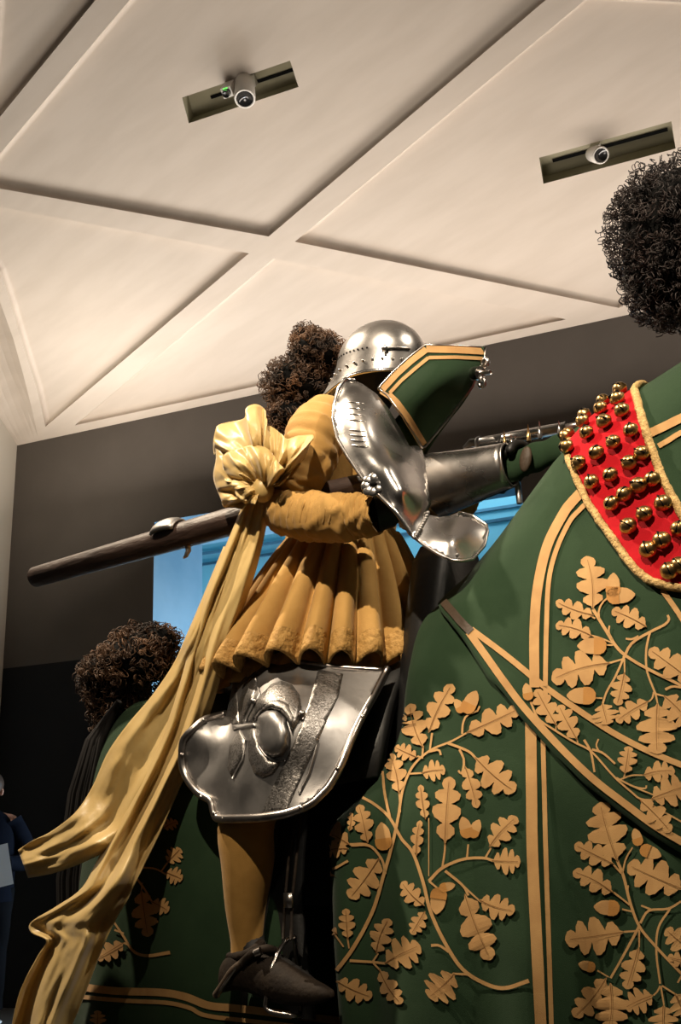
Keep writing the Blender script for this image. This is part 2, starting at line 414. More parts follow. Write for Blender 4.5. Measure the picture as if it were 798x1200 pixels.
cove_px = [(20.6, 521.6), (44.6, 513), (37.6, 480), (27.6, 440), (15, 395), (0, 353.8), (-25, 300), (-70, 225), (-140, 130), (-260, -20)]
cove = [cpx(*p) for p in cove_px]
c0 = np.array((XL, 0.0))
outer = [np.array((XL, 0)), np.array((9, 0)), np.array((9, -13)), np.array((cove[-1][0], -13))]+cove[::-1]
b = MB()
def holed(polys):                                              # first outline minus the others
    pts = [Vector((p[0], p[1])) for q in polys for p in q]; ed = []; k = 0
    for q in polys: ed += [(k+i, k+(i+1) % len(q)) for i in range(len(q))]; k += len(q)
    vs, es, fs, *_ = delaunay_2d_cdt(pts, ed, [], 0, 1e-6); out = []
    for f in fs:
        c = sum((np.array(vs[i]) for i in f), np.zeros(2))/len(f)
        if inside(c, polys[0]) and not any(inside(c, h) for h in polys[1:]): out.append(tuple(f))
    return vs, out
def fill(polys, up, mi=0):
    v2, tr = holed(polys); v = [cw(p, up) for p in v2]; b.add(v, face_down(v, tr), mi)
def face_down(v, f):
    out = []
    nw = Vector(hall_dir(nc))
    for q in f:
        a, c, e = (v[i] for i in q[:3]); out.append(tuple(q) if (c-a).cross(e-a).dot(nw) < 0 else tuple(reversed(q)))
    return out
fill([ccw(outer)]+panels, 0)
for k, pl in enumerate(panels):
    rings = []
    for i in range(7):                                         # upright step, then a rounded corner into the panel
        t = i/6*PI/2; rings.append((inset(pl, .0), 0) if i == 0 else (inset(pl, .032*(1-math.cos(t))), DEP*.35+DEP*.65*math.sin(t)))
    n = len(pl); v = []; f = []
    for rg, up in rings: v += [cw(p, up) for p in rg]
    for i in range(len(rings)-1):
        for j in range(n): f.append((i*n+j, (i+1)*n+j, (i+1)*n+(j+1) % n, i*n+(j+1) % n))
    b.add(v, f)
    top = rings[-1][0]
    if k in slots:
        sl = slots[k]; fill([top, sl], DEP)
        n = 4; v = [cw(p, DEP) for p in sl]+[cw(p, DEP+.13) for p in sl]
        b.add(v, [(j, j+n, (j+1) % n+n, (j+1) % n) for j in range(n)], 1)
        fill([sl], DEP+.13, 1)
    else: fill([top], DEP)
# cove between the ceiling edge and the left wall
wl = []
def leftwall(px, py):
    d = RAYHALL(px, py); t = XL/d[0]; return np.array((XL, d[1]*t, HC+d[2]*t))
wa, wb = np.array((XL, D, HC0[1])), leftwall(0, 490); wd = (wb-wa)
for i in range(len(cove)):
    q = A0+EX*cove[i][0]+EY*cove[i][1]; t = (D-q[1])/(D-wb[1]); 
    wl.append(wa+wd*max(t*1.0, 0))
v = []; NJ = 7
for i in range(len(cove)):
    q = A0+EX*cove[i][0]+EY*cove[i][1]
    for j in range(NJ):
        s = j/(NJ-1); p = q+(wl[i]-q)*s; p = p+nc*.10*math.sin(PI*s)*min(1, max(0, i-1)*.4); v.append(hall(*p))
v0 = [hall(XL, D, HT)]
b.add(v, grid_faces(len(cove), NJ))
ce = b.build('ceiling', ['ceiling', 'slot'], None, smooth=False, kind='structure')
# walls
def quad_wall(name, polys, m):
    """polys in wall x,z with optional hole; set on the plane y=D"""
    v2, tr = holed(polys); v = [hall(p[0], D, p[1]) for p in v2]
    return obj(name, v, face_cam(v, [tuple(t) for t in tr]), m, None, False, kind='structure')
quad_wall('wall_back', [[(XL, DZ), (ox0, DZ), (ox0, oz1), (ox1, oz1), (ox1, DZ), (9, DZ), (9, HT), (XL, HT)]], 'wall')
quad_wall('wall_back_lower_left', [[(XL, 0), (ox0, 0), (ox0, DZ), (XL, DZ)]], 'dado')
quad_wall('wall_back_lower_right', [[(ox1, 0), (9, 0), (9, DZ), (ox1, DZ)]], 'dado')
lw = [np.array((XL, D, 0)), wa, wa+wd*12, np.array((XL, (wa+wd*12)[1], 0))]
v = [hall(*p) for p in lw]; obj('wall_left', v, face_cam(v, [(0, 1, 2, 3)]), 'pale', None, False, kind='structure')
# lit doorway: reveal and the blue room behind it
d = RAYHALL(237, 645); RD = ox0/d[0]*d[1]-D; RD = max(.3, RD)
b = MB()
def hq(*p): return [hall(*q) for q in p]
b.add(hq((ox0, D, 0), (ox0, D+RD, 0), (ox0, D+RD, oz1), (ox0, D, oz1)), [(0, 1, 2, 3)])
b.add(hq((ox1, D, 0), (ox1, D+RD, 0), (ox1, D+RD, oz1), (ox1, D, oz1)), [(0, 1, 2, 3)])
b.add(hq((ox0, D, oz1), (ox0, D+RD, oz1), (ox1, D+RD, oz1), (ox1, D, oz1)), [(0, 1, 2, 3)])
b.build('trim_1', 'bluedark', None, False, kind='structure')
b = MB(); y2 = D+RD
b.add(hq((ox0-.6, y2+.9, -.0), (ox1+2.5, y2+.9, 0), (ox1+2.5, y2+.9, oz1+1), (ox0-.6, y2+.9, oz1+1)), [(0, 1, 2, 3)])
b.add(hq((ox0-.6, y2, 0), (ox0-.6, y2+.9, 0), (ox0-.6, y2+.9, oz1+1), (ox0-.6, y2, oz1+1)), [(0, 1, 2, 3)])
b.add(hq((ox1+2.5, y2, 0), (ox1+2.5, y2+.9, 0), (ox1+2.5, y2+.9, oz1+1), (ox1+2.5, y2, oz1+1)), [(0, 1, 2, 3)])
b.add(hq((ox0-.6, y2, oz1+1), (ox0-.6, y2+.9, oz1+1), (ox1+2.5, y2+.9, oz1+1), (ox1+2.5, y2, oz1+1)), [(0, 1, 2, 3)])
b.add(hq((ox0-.6, y2, oz1), (ox0, y2, oz1), (ox0, y2, 0), (ox0-.6, y2, 0)), [(0, 1, 2, 3)])
b.add(hq((ox1+2.5, y2, 0), (ox1, y2, 0), (ox1, y2, oz1), (ox1+2.5, y2, oz1)), [(0, 1, 2, 3)])
b.add(hq((ox0-.6, y2, oz1), (ox1+2.5, y2, oz1), (ox1+2.5, y2, oz1+1), (ox0-.6, y2, oz1+1)), [(0, 1, 2, 3)])
b.build('wall_beyond', 'blue', None, False, kind='structure')
b = MB(); RH = Matrix(((HX, HY, 0), (-HY, HX, 0), (0, 0, 1)))
def beyond(px, py):
    d = RAYHALL(px, py); t = (y2+.9)/d[1]; return d[0]*t, HC+d[2]*t
for p in ((318, 650), (590, 595), (590, 609)):
    z = beyond(*p)[1]; b.box(hall((ox0+ox1)/2+.6, y2+.89, z), (ox1-ox0+3.4, .03, .028), RH)
for px in (292, 345, 560): b.box(hall(beyond(px, 680)[0], y2+.89, beyond(318, 650)[1]/2), (.025, .03, beyond(318, 650)[1]), RH)
b.build('trim_2', 'line', None, False, kind='structure')
v = hq((-12, -8, 0), (12, -8, 0), (12, D+3, 0), (-12, D+3, 0)); obj('floor', v, [(0, 1, 2, 3)], 'floor', None, False, kind='structure')

# lamps in the ceiling recesses
def slot_pt(poly, s, t, up):                                  # s along the long side, t across
    p = [np.array(q) for q in poly]; a = p[0]+(p[1]-p[0])*s; c = p[3]+(p[2]-p[3])*s; return cw(a+(c-a)*t, up)
s1 = [cpx(*p) for p in S1]; s2 = [cpx(*p) for p in S2]
NCW = Vector(hall_dir(nc)); UP = DEP+.13
def frame(zax, xhint):
    z = zax.normalized(); x = (xhint-z*xhint.dot(z)).normalized(); return Matrix((x, z.cross(x), z)).transposed()
LX = (slot_pt(s1, 1, .5, 0)-slot_pt(s1, 0, .5, 0)).normalized()
for nm, s, (a, c) in (('trim_3', s1, (.2, .985)), ('trim_4', s2, (.09, .97))):
    p, q = slot_pt(s, a, .5, UP), slot_pt(s, c, .5, UP)
    MB().box((p+q)/2-NCW*.004, ((q-p).length, .022, .012), frame(NCW, (q-p))).build(nm, 'black', None, False, kind='structure')
def spot(px, py, label, big, aim):
    root_p = cw(cpx(px, py), DEP+.118)
    t = thing('track_spotlight' if big else 'wall_washer_lamp', label, 'spotlight', root_p, 'lamps on the recessed ceiling tracks')
    k = .92 if big else .72
    R0 = frame(-NCW, LX)
    MB().box(root_p-NCW*.05*k, (.09*k, .075*k, .10*k), R0).build('track_adapter', 'white', t, False)
    R = frame(Vector(aim), LX); hd = root_p-NCW*(.12*k+.08)
    b = MB()
    b.tube([root_p-NCW*.05*k, hd-Vector(aim).normalized()*.02], .02*k, 10); b.build('bracket', 'white', t)
    z = R.col[2]
    b = MB(); b.tube([hd-z*.11*k, hd-z*.10*k, hd+z*.12*k, hd+z*.125*k], [.06*k, .075*k, .082*k, .078*k], 20); b.build('lamp_housing', 'white', t)
    b = MB(); b.tube([hd+z*.127*k, hd+z*.129*k], [.064*k, .064*k], 20); b.build('lens', 'lens', t)
    b = MB(); pts = [hd+z*.128*k+(R.col[0]*math.cos(a)+R.col[1]*math.sin(a))*.072*k for a in np.linspace(0, 2*PI, 25)]; b.tube(pts, .008*k, 6, cap=False); b.build('rim_ring', 'white', t)
    return t
toc = (Vector(CAM)-cw(cpx(290, 100), 0)).normalized()
spot(287, 104, 'round white track spotlight hanging in the left ceiling recess', True, (toc*.38+Vector((0, 0, -1))*.65))
spot(699, 182, 'small white lamp with dark eye in the right ceiling recess', False, toc)
rp = cw(cpx(269, 104), DEP+.118)
t = thing('ceiling_sensor', 'small white sensor with green light beside the ceiling spotlight', 'sensor', rp)
R0 = frame(-NCW, LX)
MB().box(rp-NCW*.13, (.075, .07, .26), R0).build('sensor_body', 'white', t, False)
MB().tube([rp-NCW*.26, rp-NCW*.295], [.03, .026], 14).build('sensor_eye', 'lens', t)
MB().box(rp-NCW*.262+R0.col[1]*.028, (.03, .007, .004), R0).build('indicator_light', 'led', t, False)
# ------------------------------------------------------------------ plinth, horse
ZP = .14
b = MB(); b.box((.25, 0, ZP/2), (4.2, 1.7, ZP)); pl = b.build('display_plinth', 'plinth', None, False); tag(pl, 'low dark display plinth under the horse', 'plinth')
bv_ = pl.modifiers.new('bevel', 'BEVEL'); bv_.width = .015; bv_.segments = 2
horse = thing('horse', 'horse draped in green cloth with gold oak leaves and a red bell collar', 'horse', (0.2, 0, ZP))
def skin_mesh(name, J, E, m, parent, sub=2):
    names = list(J); idx = {n: i for i, n in enumerate(names)}
    me = bpy.data.meshes.new(name); me.from_pydata([J[n][0] for n in names], [(idx[a], idx[c]) for a, c in E], []); me.materials.append(MT[m])
    o = bpy.data.objects.new(name, me); C.objects.link(o); o.parent = parent; o.matrix_parent_inverse = PINV(parent)
    sk = o.modifiers.new('skin', 'SKIN'); sk.use_smooth_shade = True
    for n in names:
        d = me.skin_vertices[0].data[idx[n]]; r = J[n][1]; d.radius = (r, r) if not isinstance(r, tuple) else r; d.use_root = idx[n] == 0
    subd(o, sub); return o
HJ = dict(barrel=((0, 0, 1.28), .21), loin=((-.35, 0, 1.34), .21), croup=((-.58, 0, 1.36), .20), dock=((-.76, 0, 1.36), .10),
          wither=((.38, 0, 1.36), .23), chest=((.72, 0, 1.32), .20), neck1=((.92, 0, 1.66), .13), neck2=((1.14, 0, 2.0), .10), poll=((1.36, 0, 2.28), (.11, .10)), 
          face=((1.52, 0, 2.10), (.105, .085)), muzzle=((1.66, 0, 1.84), (.068, .06)), lip=((1.70, 0, 1.75), .05))
HE = [('barrel', 'loin'), ('loin', 'croup'), ('croup', 'dock'), ('barrel', 'wither'), ('wither', 'chest'), ('chest', 'neck1'), ('neck1', 'neck2'), ('neck2', 'poll'), ('poll', 'face'), ('face', 'muzzle'), ('muzzle', 'lip')]
for s, sd in ((1, 'l'), (-1, 'r')):
    HJ['sh'+sd] = ((.70, .15*s, 1.12), .12); HJ['el'+sd] = ((.64, .17*s, .92), .08); HJ['kn'+sd] = ((.70, .16*s, .60), .05); HJ['ft'+sd] = ((.69, .16*s, .30), .035); HJ['pa'+sd] = ((.73, .16*s, .22), .045); HJ['ho'+sd] = ((.76, .16*s, .175), .05)
    HJ['st'+sd] = ((-.56, .12*s, 1.10), .12); HJ['gk'+sd] = ((-.50, .14*s, .92), .10); HJ['hk'+sd] = ((-.82, .17*s, .66), .055); HJ['cn'+sd] = ((-.80, .16*s, .32), .038); HJ['pp'+sd] = ((-.76, .16*s, .22), .045); HJ['hh'+sd] = ((-.73, .16*s, .175), .05)
    HE += [('chest', 'sh'+sd), ('sh'+sd, 'el'+sd), ('el'+sd, 'kn'+sd), ('kn'+sd, 'ft'+sd), ('ft'+sd, 'pa'+sd), ('pa'+sd, 'ho'+sd), ('croup', 'st'+sd), ('st'+sd, 'gk'+sd), ('gk'+sd, 'hk'+sd), ('hk'+sd, 'cn'+sd), ('cn'+sd, 'pp'+sd), ('pp'+sd, 'hh'+sd)]
skin_mesh('body', HJ, HE, 'horse', horse)
for s in (1, -1):
    MB().tube([(1.33, .05*s, 2.37), (1.33, .06*s, 2.43), (1.35, .062*s, 2.50)], [.03, .032, .006], 8, ell=(.6, 1)).build('ear', 'horse', horse)
    MB().ball((1.47, .093*s, 2.19), .017, 10, 8).build('eye', 'lens', horse)

# the front cloth as a surface S(s,t): s runs from the rear edge round to the chest, t from the crest of the neck to the hem
def lerp_tab(tab, x): xs, ys = zip(*sorted(tab)); return np.interp(x, xs, ys)
ZTOP = [(.30, 1.76), (.45, 1.87), (.55, 1.93), (.65, 2.02), (.80, 2.165), (.90, 2.24), (1.0, 2.275), (1.15, 2.325), (1.3, 2.37), (1.5, 2.40)]
UREAR = [(1.95, .49), (1.87, .48), (1.7, .46), (1.55, .42), (1.42, .33), (1.33, .20), (1.1, .22), (.8, .26), (.3, .30)]
UFRONT = [(2.44, 1.5), (2.2, 1.46), (2.0, 1.38), (1.7, 1.28), (1.3, 1.30), (.5, 1.36)]
WH = [(2.45, .11), (2.3, .125), (2.2, .145), (2.0, .20), (1.8, .27), (1.6, .33), (1.4, .375), (1.1, .42), (.8, .45), (.3, .50)]
ZH = .33
def S(s, t, off=0.0):
    s = np.asarray(s, float); t = np.asarray(t, float)
    u0 = .45+1.05*s; zt = lerp_tab(ZTOP, u0); q = (zt-ZH)*t**1.6; z = zt-q
    u = u0+(1-s)**3*(lerp_tab(UREAR, z)-.45)+s**2*(lerp_tab(UFRONT, z)-1.5)
    W = lerp_tab(WH, z)
    k = 1-np.clip(q/(.16+.12*(1-s)), 0, 1); rnd = np.sqrt(np.clip(1-k**2.2, 0, 1))
    cf = np.sqrt(np.clip(1-(np.clip(s-.66, 0, 1)/.34)**2, 0, 1))
    cr = .58+.42*np.sqrt(np.clip(1-(1-np.clip(s/.34, 0, 1))**2, 0, 1))
    cr = cr+(1-cr)*np.clip((z-1.5)/.3, 0, 1)
    fold = .013*np.clip((1.55-z)/.5, 0, 1)*np.sin(u*24+1.2)+.005*np.clip((1.5-z)/.5, 0, 1)*np.sin(u*40+z*2)
    crease = -.022*np.clip((1.42-z)/.35, 0, 1)*np.exp(-((u-.895)/.075)**2)
    w = W*rnd*cf*cr+(fold*cf+crease)*np.clip(q/.3, 0, 1)+off*np.clip(rnd, .0, 1)
    return np.stack([u, -w, z+off*(1-rnd)], -1)
def cloth_S(name, sr, tfun, m, off, parent, ns=90, ntt=70, both=True):
    sv = np.linspace(*sr, ns); out = MB()
    for side in ((1, -1) if both else (1,)):
        v = []
        for s in sv:
            t = np.linspace(0, tfun(s), ntt); p = S(np.full(ntt, s), t, off); p[:, 1] *= side; v += [Vector(x) for x in p]
        f = grid_faces(ns, ntt); out.add(v, f if side == -1 else [tuple(reversed(q)) for q in f])
    o = out.build(name, m, parent)
    if sum(p.normal.y*(-1 if p.center.y > 0 else 1) for p in o.data.polygons) > 0: o.data.flip_normals()
    return o
front = cloth_S('front_caparison', (0, 1), lambda s: 1.0, 'green', 0, horse)
GS, GT = np.meshgrid(np.linspace(0, .8, 161), np.linspace(0, 1, 161), indexing='ij'); GP = projN(S(GS, GT))
def inv(px, py, off=0.0):
    d = (GP[..., 0]-px)**2+(GP[..., 1]-py)**2+np.where(GP[..., 2] > 0, 0, 1e9)
    d = d+3*(GP[..., 2])                                       # nearest sheet
    i = np.unravel_index(np.argmin(d), d.shape); s, t = GS[i], GT[i]
    for _ in range(12):
        e = 1e-4; a = projN(S(s, t, off))[:2]; ds = (projN(S(s+e, t, off))[:2]-a)/e; dt = (projN(S(s, t+e, off))[:2]-a)/e
        J = np.stack([ds, dt], 1); r = np.array((px, py))-a
        st = np.linalg.lstsq(J.T @ J+np.eye(2)*50, J.T @ r, rcond=None)[0]; s = float(np.clip(s+st[0], -.0, .97)); t = float(np.clip(t+st[1], 0, 1))
    return s, t
hem_px = [(520, 706), (549, 744), (563, 765), (580, 792), (590, 800), (616, 835), (655, 878), (694, 916), (736, 949), (767, 972), (798, 991), (840, 1012)]
hem = sorted(inv(p[0]-4.5, p[1]+4) for p in hem_px)
hs, ht = np.array([h[0] for h in hem]), np.array([h[1] for h in hem])
def t_hem(s): return float(np.interp(s, np.r_[hs, 1.0], np.r_[ht, ht[-1]]))
neck = cloth_S('neck_cover', (hs[0], 1), t_hem, 'green', .014, horse, 100, 60)
solid(neck, .006)
# collar of red felt between two curves on the neck
A_px = [(664, 522), (668, 542), (678, 565), (690, 590), (703, 610), (716, 628), (735, 655), (748, 670), (762, 681), (780, 687), (800, 690), (840, 697)]
B_px = [(744, 459), (750, 480), (762, 520), (771, 545), (778, 563), (788, 582), (800, 604), (815, 628), (840, 655)]
def curve_st(px, off):
    q = np.array([inv(x, y, off) for x, y in px])
    q = q[np.argsort(q[:, 1])]; return np.vstack([[q[0, 0]-.002, 0], q[q[:, 1] > .001]])
CA, CB = curve_st(A_px, .02), curve_st(B_px, .02)
def along(Q, k):
    d = np.r_[0, np.cumsum(np.hypot(np.diff(Q[:, 0])*1.05, np.diff(Q[:, 1])*1.6))]; d /= d[-1]
    return np.interp(k, d, Q[:, 0]), np.interp(k, d, Q[:, 1])
def collar_pt(k, j, off): a, c = along(CA, k), along(CB, k); return S(a[0]+(c[0]-a[0])*j, a[1]+(c[1]-a[1])*j, off)
b = MB(); NK, NJ2 = 50, 16
for side in (1, -1):
    v = [Vector((lambda p: (p[0], p[1]*side, p[2]))(collar_pt(k, j, .024))) for k in np.linspace(0, 1, NK) for j in np.linspace(0, 1, NJ2)]
    f = grid_faces(NK, NJ2); b.add(v, f)
collar = b.build('bell_collar', 'red', horse); solid(collar, .006, 0)
for j, nm in ((0, 'fringe'), (1, 'fringe')):
    pts = []
    for side in (-1, 1):
        L = [(lambda p: Vector((p[0], p[1]*side, p[2])))(collar_pt(k, j, .026)) for k in np.linspace(0, 1, 120)]
        pts += L[::-1] if side == -1 else L[1:]
    r = (.0085, .0095)[j]; mb = MB()
    mb.tube([p+Vector((random.uniform(-1, 1), random.uniform(-1, 1), random.uniform(-1, 1)))*.0006 for p in pts], [r*random.uniform(.92, 1.08) for _ in pts], 8)
    fr = mb.build(nm, 'fringe', collar, label='gold fringe edging')
bc = bvh_of(collar)
bells = [(400, 135), (392, 190), (415, 250), (457, 348), (512, 465), (567, 603), (622, 727), (700, 860), (310, 190), (305, 240), (322, 308), (367, 410), (447, 515), (497, 635),
         (527, 782), (615, 920), (700, 1048), (213, 258), (212, 307), (232, 365), (280, 465), (350, 577), (422, 680), (112, 340), (112, 382), (132, 437), (187, 517), (253, 613), (357, 727), (443, 845), (547, 967), (650, 1075)]
def make_bell():
    b = MB(); R = .0155; nu, nv = 20, 14; v = []; mi = []
    for i in range(nu):
        for j in range(nv+1):
            e = PI*j/nv; a = 2*PI*i/nu; rr = R*(1+(.10 if j == nv//2 else 0)); v.append((rr*math.sin(e)*math.cos(a), rr*math.sin(e)*math.sin(a), rr*math.cos(e)))
    f = grid_faces(nu, nv+1, cu=True); b.add(v, f)
    b.box((0, 0, R*.80), (R*1.5, R*.13, R*.44), None, 1)       # slot
    for s in (-1, 1): b.ball((s*R*.72, 0, R*.68), R*.15, 8, 6, 1)
    b.tube([(0, 0, -R*.9), (0, 0, -R*1.5)], R*.22, 8, 0)
    return b
pb = None
for k, (x, y) in enumerate(bells):
    px, py = 640+x/4.444, 430+y/4.444
    d = Vector(ray(px, py)); h, nn, _, _ = bc.ray_cast(Vector(CAM), d)
    if h is None:
        h, nn, _, _ = bc.find_nearest(Vector(CAM)+d*((Vector(P(px, py, .05))-Vector(CAM)).length))
    if nn.dot(Vector((0, 0, 1))*.5-Vector((0, 1, 0))) < 0: nn = -nn
    nn = (nn+Vector((0, -.25, -.1))).normalized()
    c = h+nn*.020 if False else h+nn*.018
    if pb is None: o = make_bell().build('bell', ['brass', 'black'], collar); pb = o
    else:
        o = pb.copy(); C.objects.link(o); o.parent = collar; o.matrix_parent_inverse = Matrix.Identity(4)
    ax = frame(nn, Vector((random.uniform(-1, 1), random.uniform(-.3, .3), random.uniform(-1, 1))))
    o.matrix_parent_inverse = Matrix.Identity(4)
    o.matrix_basis = Matrix.Translation(c) @ ax.to_4x4() @ Matrix.Scale(random.uniform(1.02, 1.14), 4)

# rump cloth
def SR(s, t, off=0.0):
    s = np.asarray(s, float); t = np.asarray(t, float)          # s: 0 at the saddle, 1 behind
    u0 = .14-.98*s; zt = lerp_tab([(.3, 1.60), (0, 1.62), (-.3, 1.68), (-.55, 1.74), (-.7, 1.735), (-.85, 1.68), (-1.0, 1.52)], u0)
    q = (zt-.36)*t**1.5; z = zt-q; u = u0-s**3*.07*np.clip((1.6-z)/.5, 0, 1)
    W = lerp_tab([(1.75, .26), (1.5, .275), (1.2, .29), (.9, .31), (.4, .33)], z)
    k = 1-np.clip(q/.30, 0, 1); rnd = np.sqrt(np.clip(1-k**2.2, 0, 1)); cf = np.sqrt(np.clip(1-(np.clip(s-.45, 0, 1)/.55)**2.2, 0, 1))
    fold = .014*np.clip((1.3-z)/.5, 0, 1)*np.sin(u*21+.5)
    w = (W*rnd+fold*np.clip(q/.3, 0, 1))*cf+off; return np.stack([u, -w, z], -1)
b = MB(); ns, ntt = 70, 50
for side in (1, -1):
    v = []
    for s in np.linspace(0, 1, ns):
        p = SR(np.full(ntt, s), np.linspace(0, 1, ntt)); p[:, 1] *= side; v += [Vector(x) for x in p]
    f = grid_faces(ns, ntt); b.add(v, f if side == 1 else [tuple(reversed(q)) for q in f])
rump = b.build('rump_caparison', 'green', horse)

bf, bn, br = bvh_of(front), bvh_of(neck), bvh_of(rump)
# gold stripes
def stripes(name, parent, bv, L, off=.003):
    for pts, w in L:
        b = MB(); decal_stroke(b, pts, w, bv, off); b.build(name, 'gold', parent)
stripes('border_stripe', neck, bn, [([(681, 578), (670, 590), (660.6, 603), (642, 640), (630.7, 689), (627, 737), (627, 790), (627, 806)], 11.5), ([(689, 589), (680, 598), (668, 612), (653, 644), (643.8, 681), (641, 737), (640, 793), (640, 816)], 5.5)])
stripes('border_stripe', front, bf, [([(622, 806), (622.6, 845), (623.6, 930), (624.5, 1000), (629, 1100), (634, 1200), (637, 1260)], 13), ([(636, 820), (637, 868), (638.5, 930), (640, 1000), (643, 1100), (646, 1200), (648, 1260)], 5.5)])
band = [([(550, 741), (568, 766), (590, 797), (616, 831), (655, 874), (694, 911.5), (736, 944), (767, 967), (798, 986), (820, 998)], 8.5),
        ([(553, 738), (593, 768), (637, 803.5), (676, 831), (720, 859.5), (759.5, 880), (798, 896.5), (825, 906)], 7)]
stripes('hem_band', neck, bn, band)
stripes('border_stripe', neck, bn, [([(763, 508), (780, 500), (798, 491), (825, 480)], 10), ([(772, 523.5), (785, 516), (798, 508), (825, 497)], 6), ([(776, 692), (787, 707), (800, 727), (815, 752)], 6), ([(775, 693), (782, 690), (800, 688)], 4)])
b = MB(); decal_stroke(b, [(517, 702), (530, 716), (541, 729), (553, 741)], 9.5, bn, .004); b.build('breast_strap', 'strap', neck, label='dark brown strap')
M2L = [(385, 300, 355, 50, 135), (390, 330, 210, 265, 80), (385, 430, 210, 375, 88), (465, 555, 190, 635, 150), (640, 385, 475, 305, 95), (535, 600, 500, 755, 90), (650, 735, 495, 830, 90), (690, 745, 690, 985, 170), (720, 710, 850, 860, 130), (850, 640, 650, 490, 115), (430, 745, 455, 845, 120), (960, 760, 900, 860, 100)]
M2A = [(480, 232, 483, 130), (465, 240, 585, 232), (435, 475, 312, 475), (385, 710, 262, 708)]
M2S = [[(385, 300), (440, 390), (490, 470), (540, 520), (640, 580), (798, 660), (900, 720), 13], [(415, 350), (412, 310), (430, 270), (465, 238), 8], [(530, 530), (570, 460), (660, 405), (720, 375), (742, 350), (736, 328), 11], [(600, 428), (570, 442), (540, 440), 9], [(655, 405), (637, 490), (640, 590), (680, 700), 9], [(680, 700), (690, 745), 7], [(680, 700), (725, 712), 7], [(672, 690), (665, 720), (648, 737), 7], [(535, 520), (490, 620), (450, 690), (430, 750), 9], [(460, 555), (530, 535), 8], [(533, 535), (535, 600), 7], [(350, 310), (395, 345), 8], [(380, 425), (430, 440), (480, 462), 7], [(430, 470), (480, 470), 7], [(480, 450), (460, 410), (463, 378), 8], [(725, 680), (760, 665), (810, 672), 10], [(430, 720), (385, 718), 6]]
embroidery('oak_embroidery', neck, bn, (600, 640), 4.03, M2L, M2A, M2S, seed=20)
M3L = [(240, 270, 150, 108, 88), (335, 335, 252, 180, 90), (550, 490, 568, 365, 80), (630, 495, 772, 475, 85), (670, 600, 840, 535, 130), (620, 605, 755, 750, 90), (900, 640, 850, 720, 60)]
M3A = [(118, 150, 104, 82)]
M3S = [[(125, 165), (160, 240), (230, 290), (320, 345), (380, 375), (420, 410), (500, 500), (580, 570), (620, 600), (680, 606), 8], [(365, 335), (395, 390), (412, 480), 9], [(400, 378), (450, 395), (505, 443), 9], [(432, 388), (420, 360), (430, 332), 7], [(530, 512), (580, 495), (635, 494), 6], [(550, 490), (540, 512), 6], [(510, 505), (590, 545), (640, 553), (646, 540), 7], [(520, 510), (600, 550), (685, 585), 6], [(620, 600), (760, 680), (900, 760), 7], [(240, 262), (238, 292), 5], [(332, 330), (338, 352), 5]]
embroidery('vine_embroidery', neck, bn, (590, 780), 3.836, M3L, M3A, M3S, seed=40)
M4L = [(375, 350, 285, 45, 190), (355, 365, 150, 265, 105), (355, 515, 142, 405, 112), (410, 720, 98, 760, 180), (715, 500, 430, 370, 175), (490, 800, 425, 1018, 115), (320, 958, 140, 1160, 130), (340, 985, 330, 1240, 175), (565, 1050, 418, 1115, 130), (620, 1100, 620, 1250, 140), (680, 1040, 745, 1160, 120), (780, 830, 630, 705, 115), (790, 870, 640, 850, 80), (800, 640, 760, 560, 70)]
M4A = [(375, 598, 252, 588), (510, 290, 605, 328), (490, 262, 465, 183), (250, 905, 168, 885)]
M4S = [[(375, 350), (410, 440), (440, 560), (490, 690), (580, 800), (702, 930), (780, 1010), 13], [(400, 420), (420, 340), (455, 280), 8], [(350, 365), (395, 415), 9], [(355, 515), (400, 548), (440, 580), 9], [(400, 602), (455, 615), 8], [(442, 560), (430, 510), (432, 478), 8], [(490, 690), (420, 820), (340, 960), 12], [(410, 720), (480, 715), 9], [(490, 710), (490, 800), 8], [(495, 675), (540, 610), (640, 600), (705, 562), 11], [(560, 607), (500, 583), 9], [(650, 600), (590, 700), (580, 830), (600, 990), 10], [(600, 1000), (585, 1030), (565, 1050), 8], [(603, 1000), (620, 1100), 8], [(610, 1000), (680, 1045), 8], [(270, 920), (330, 955), 7], [(720, 930), (690, 985), 9]]
embroidery('oak_embroidery', front, bf, (640, 930), 4.443, M4L, M4A, M4S, seed=60)
M1L = [(425, 205, 507, 36, 74), (405, 255, 360, 103, 82), (385, 290, 308, 255, 55), (322, 415, 290, 275, 64), (555, 205, 738, 122, 86), (586, 290, 724, 408, 100), (550, 320, 592, 465, 58), (400, 345, 482, 333, 68), (415, 505, 397, 385, 42), (480, 590, 497, 356, 88), (635, 600, 730, 495, 76), (215, 585, 184, 455, 62), (383, 630, 396, 508, 40), (150, 590, 32, 538, 86), (150, 545, 157, 482, 26), (178, 430, 102, 490, 56), (282, 218, 345, 142, 55), (268, 190, 285, 135, 28), (198, 362, 208, 310, 24),
       (255, 637, 150, 777, 96), (148, 605, 50, 618, 56), (85, 682, 85, 832, 70), (145, 917, 138, 812, 52), (245, 967, 290, 847, 72), (275, 1002, 396, 940, 106), (256, 1022, 332, 1142, 60), (108, 1062, 230, 1118, 74), (512, 1037, 425, 1120, 112), (548, 762, 640, 990, 104), (600, 782, 724, 820, 80), (645, 647, 742, 650, 84), (410, 802, 332, 720, 62), (413, 822, 366, 902, 52), (70, 680, 25, 660, 40), (110, 900, 40, 860, 40)]
M1A = [(555, 128, 590, 60), (540, 130, 517, 88), (575, 560, 600, 505), (560, 560, 540, 495), (272, 600, 262, 515), (468, 742, 515, 730), (462, 750, 450, 832)]
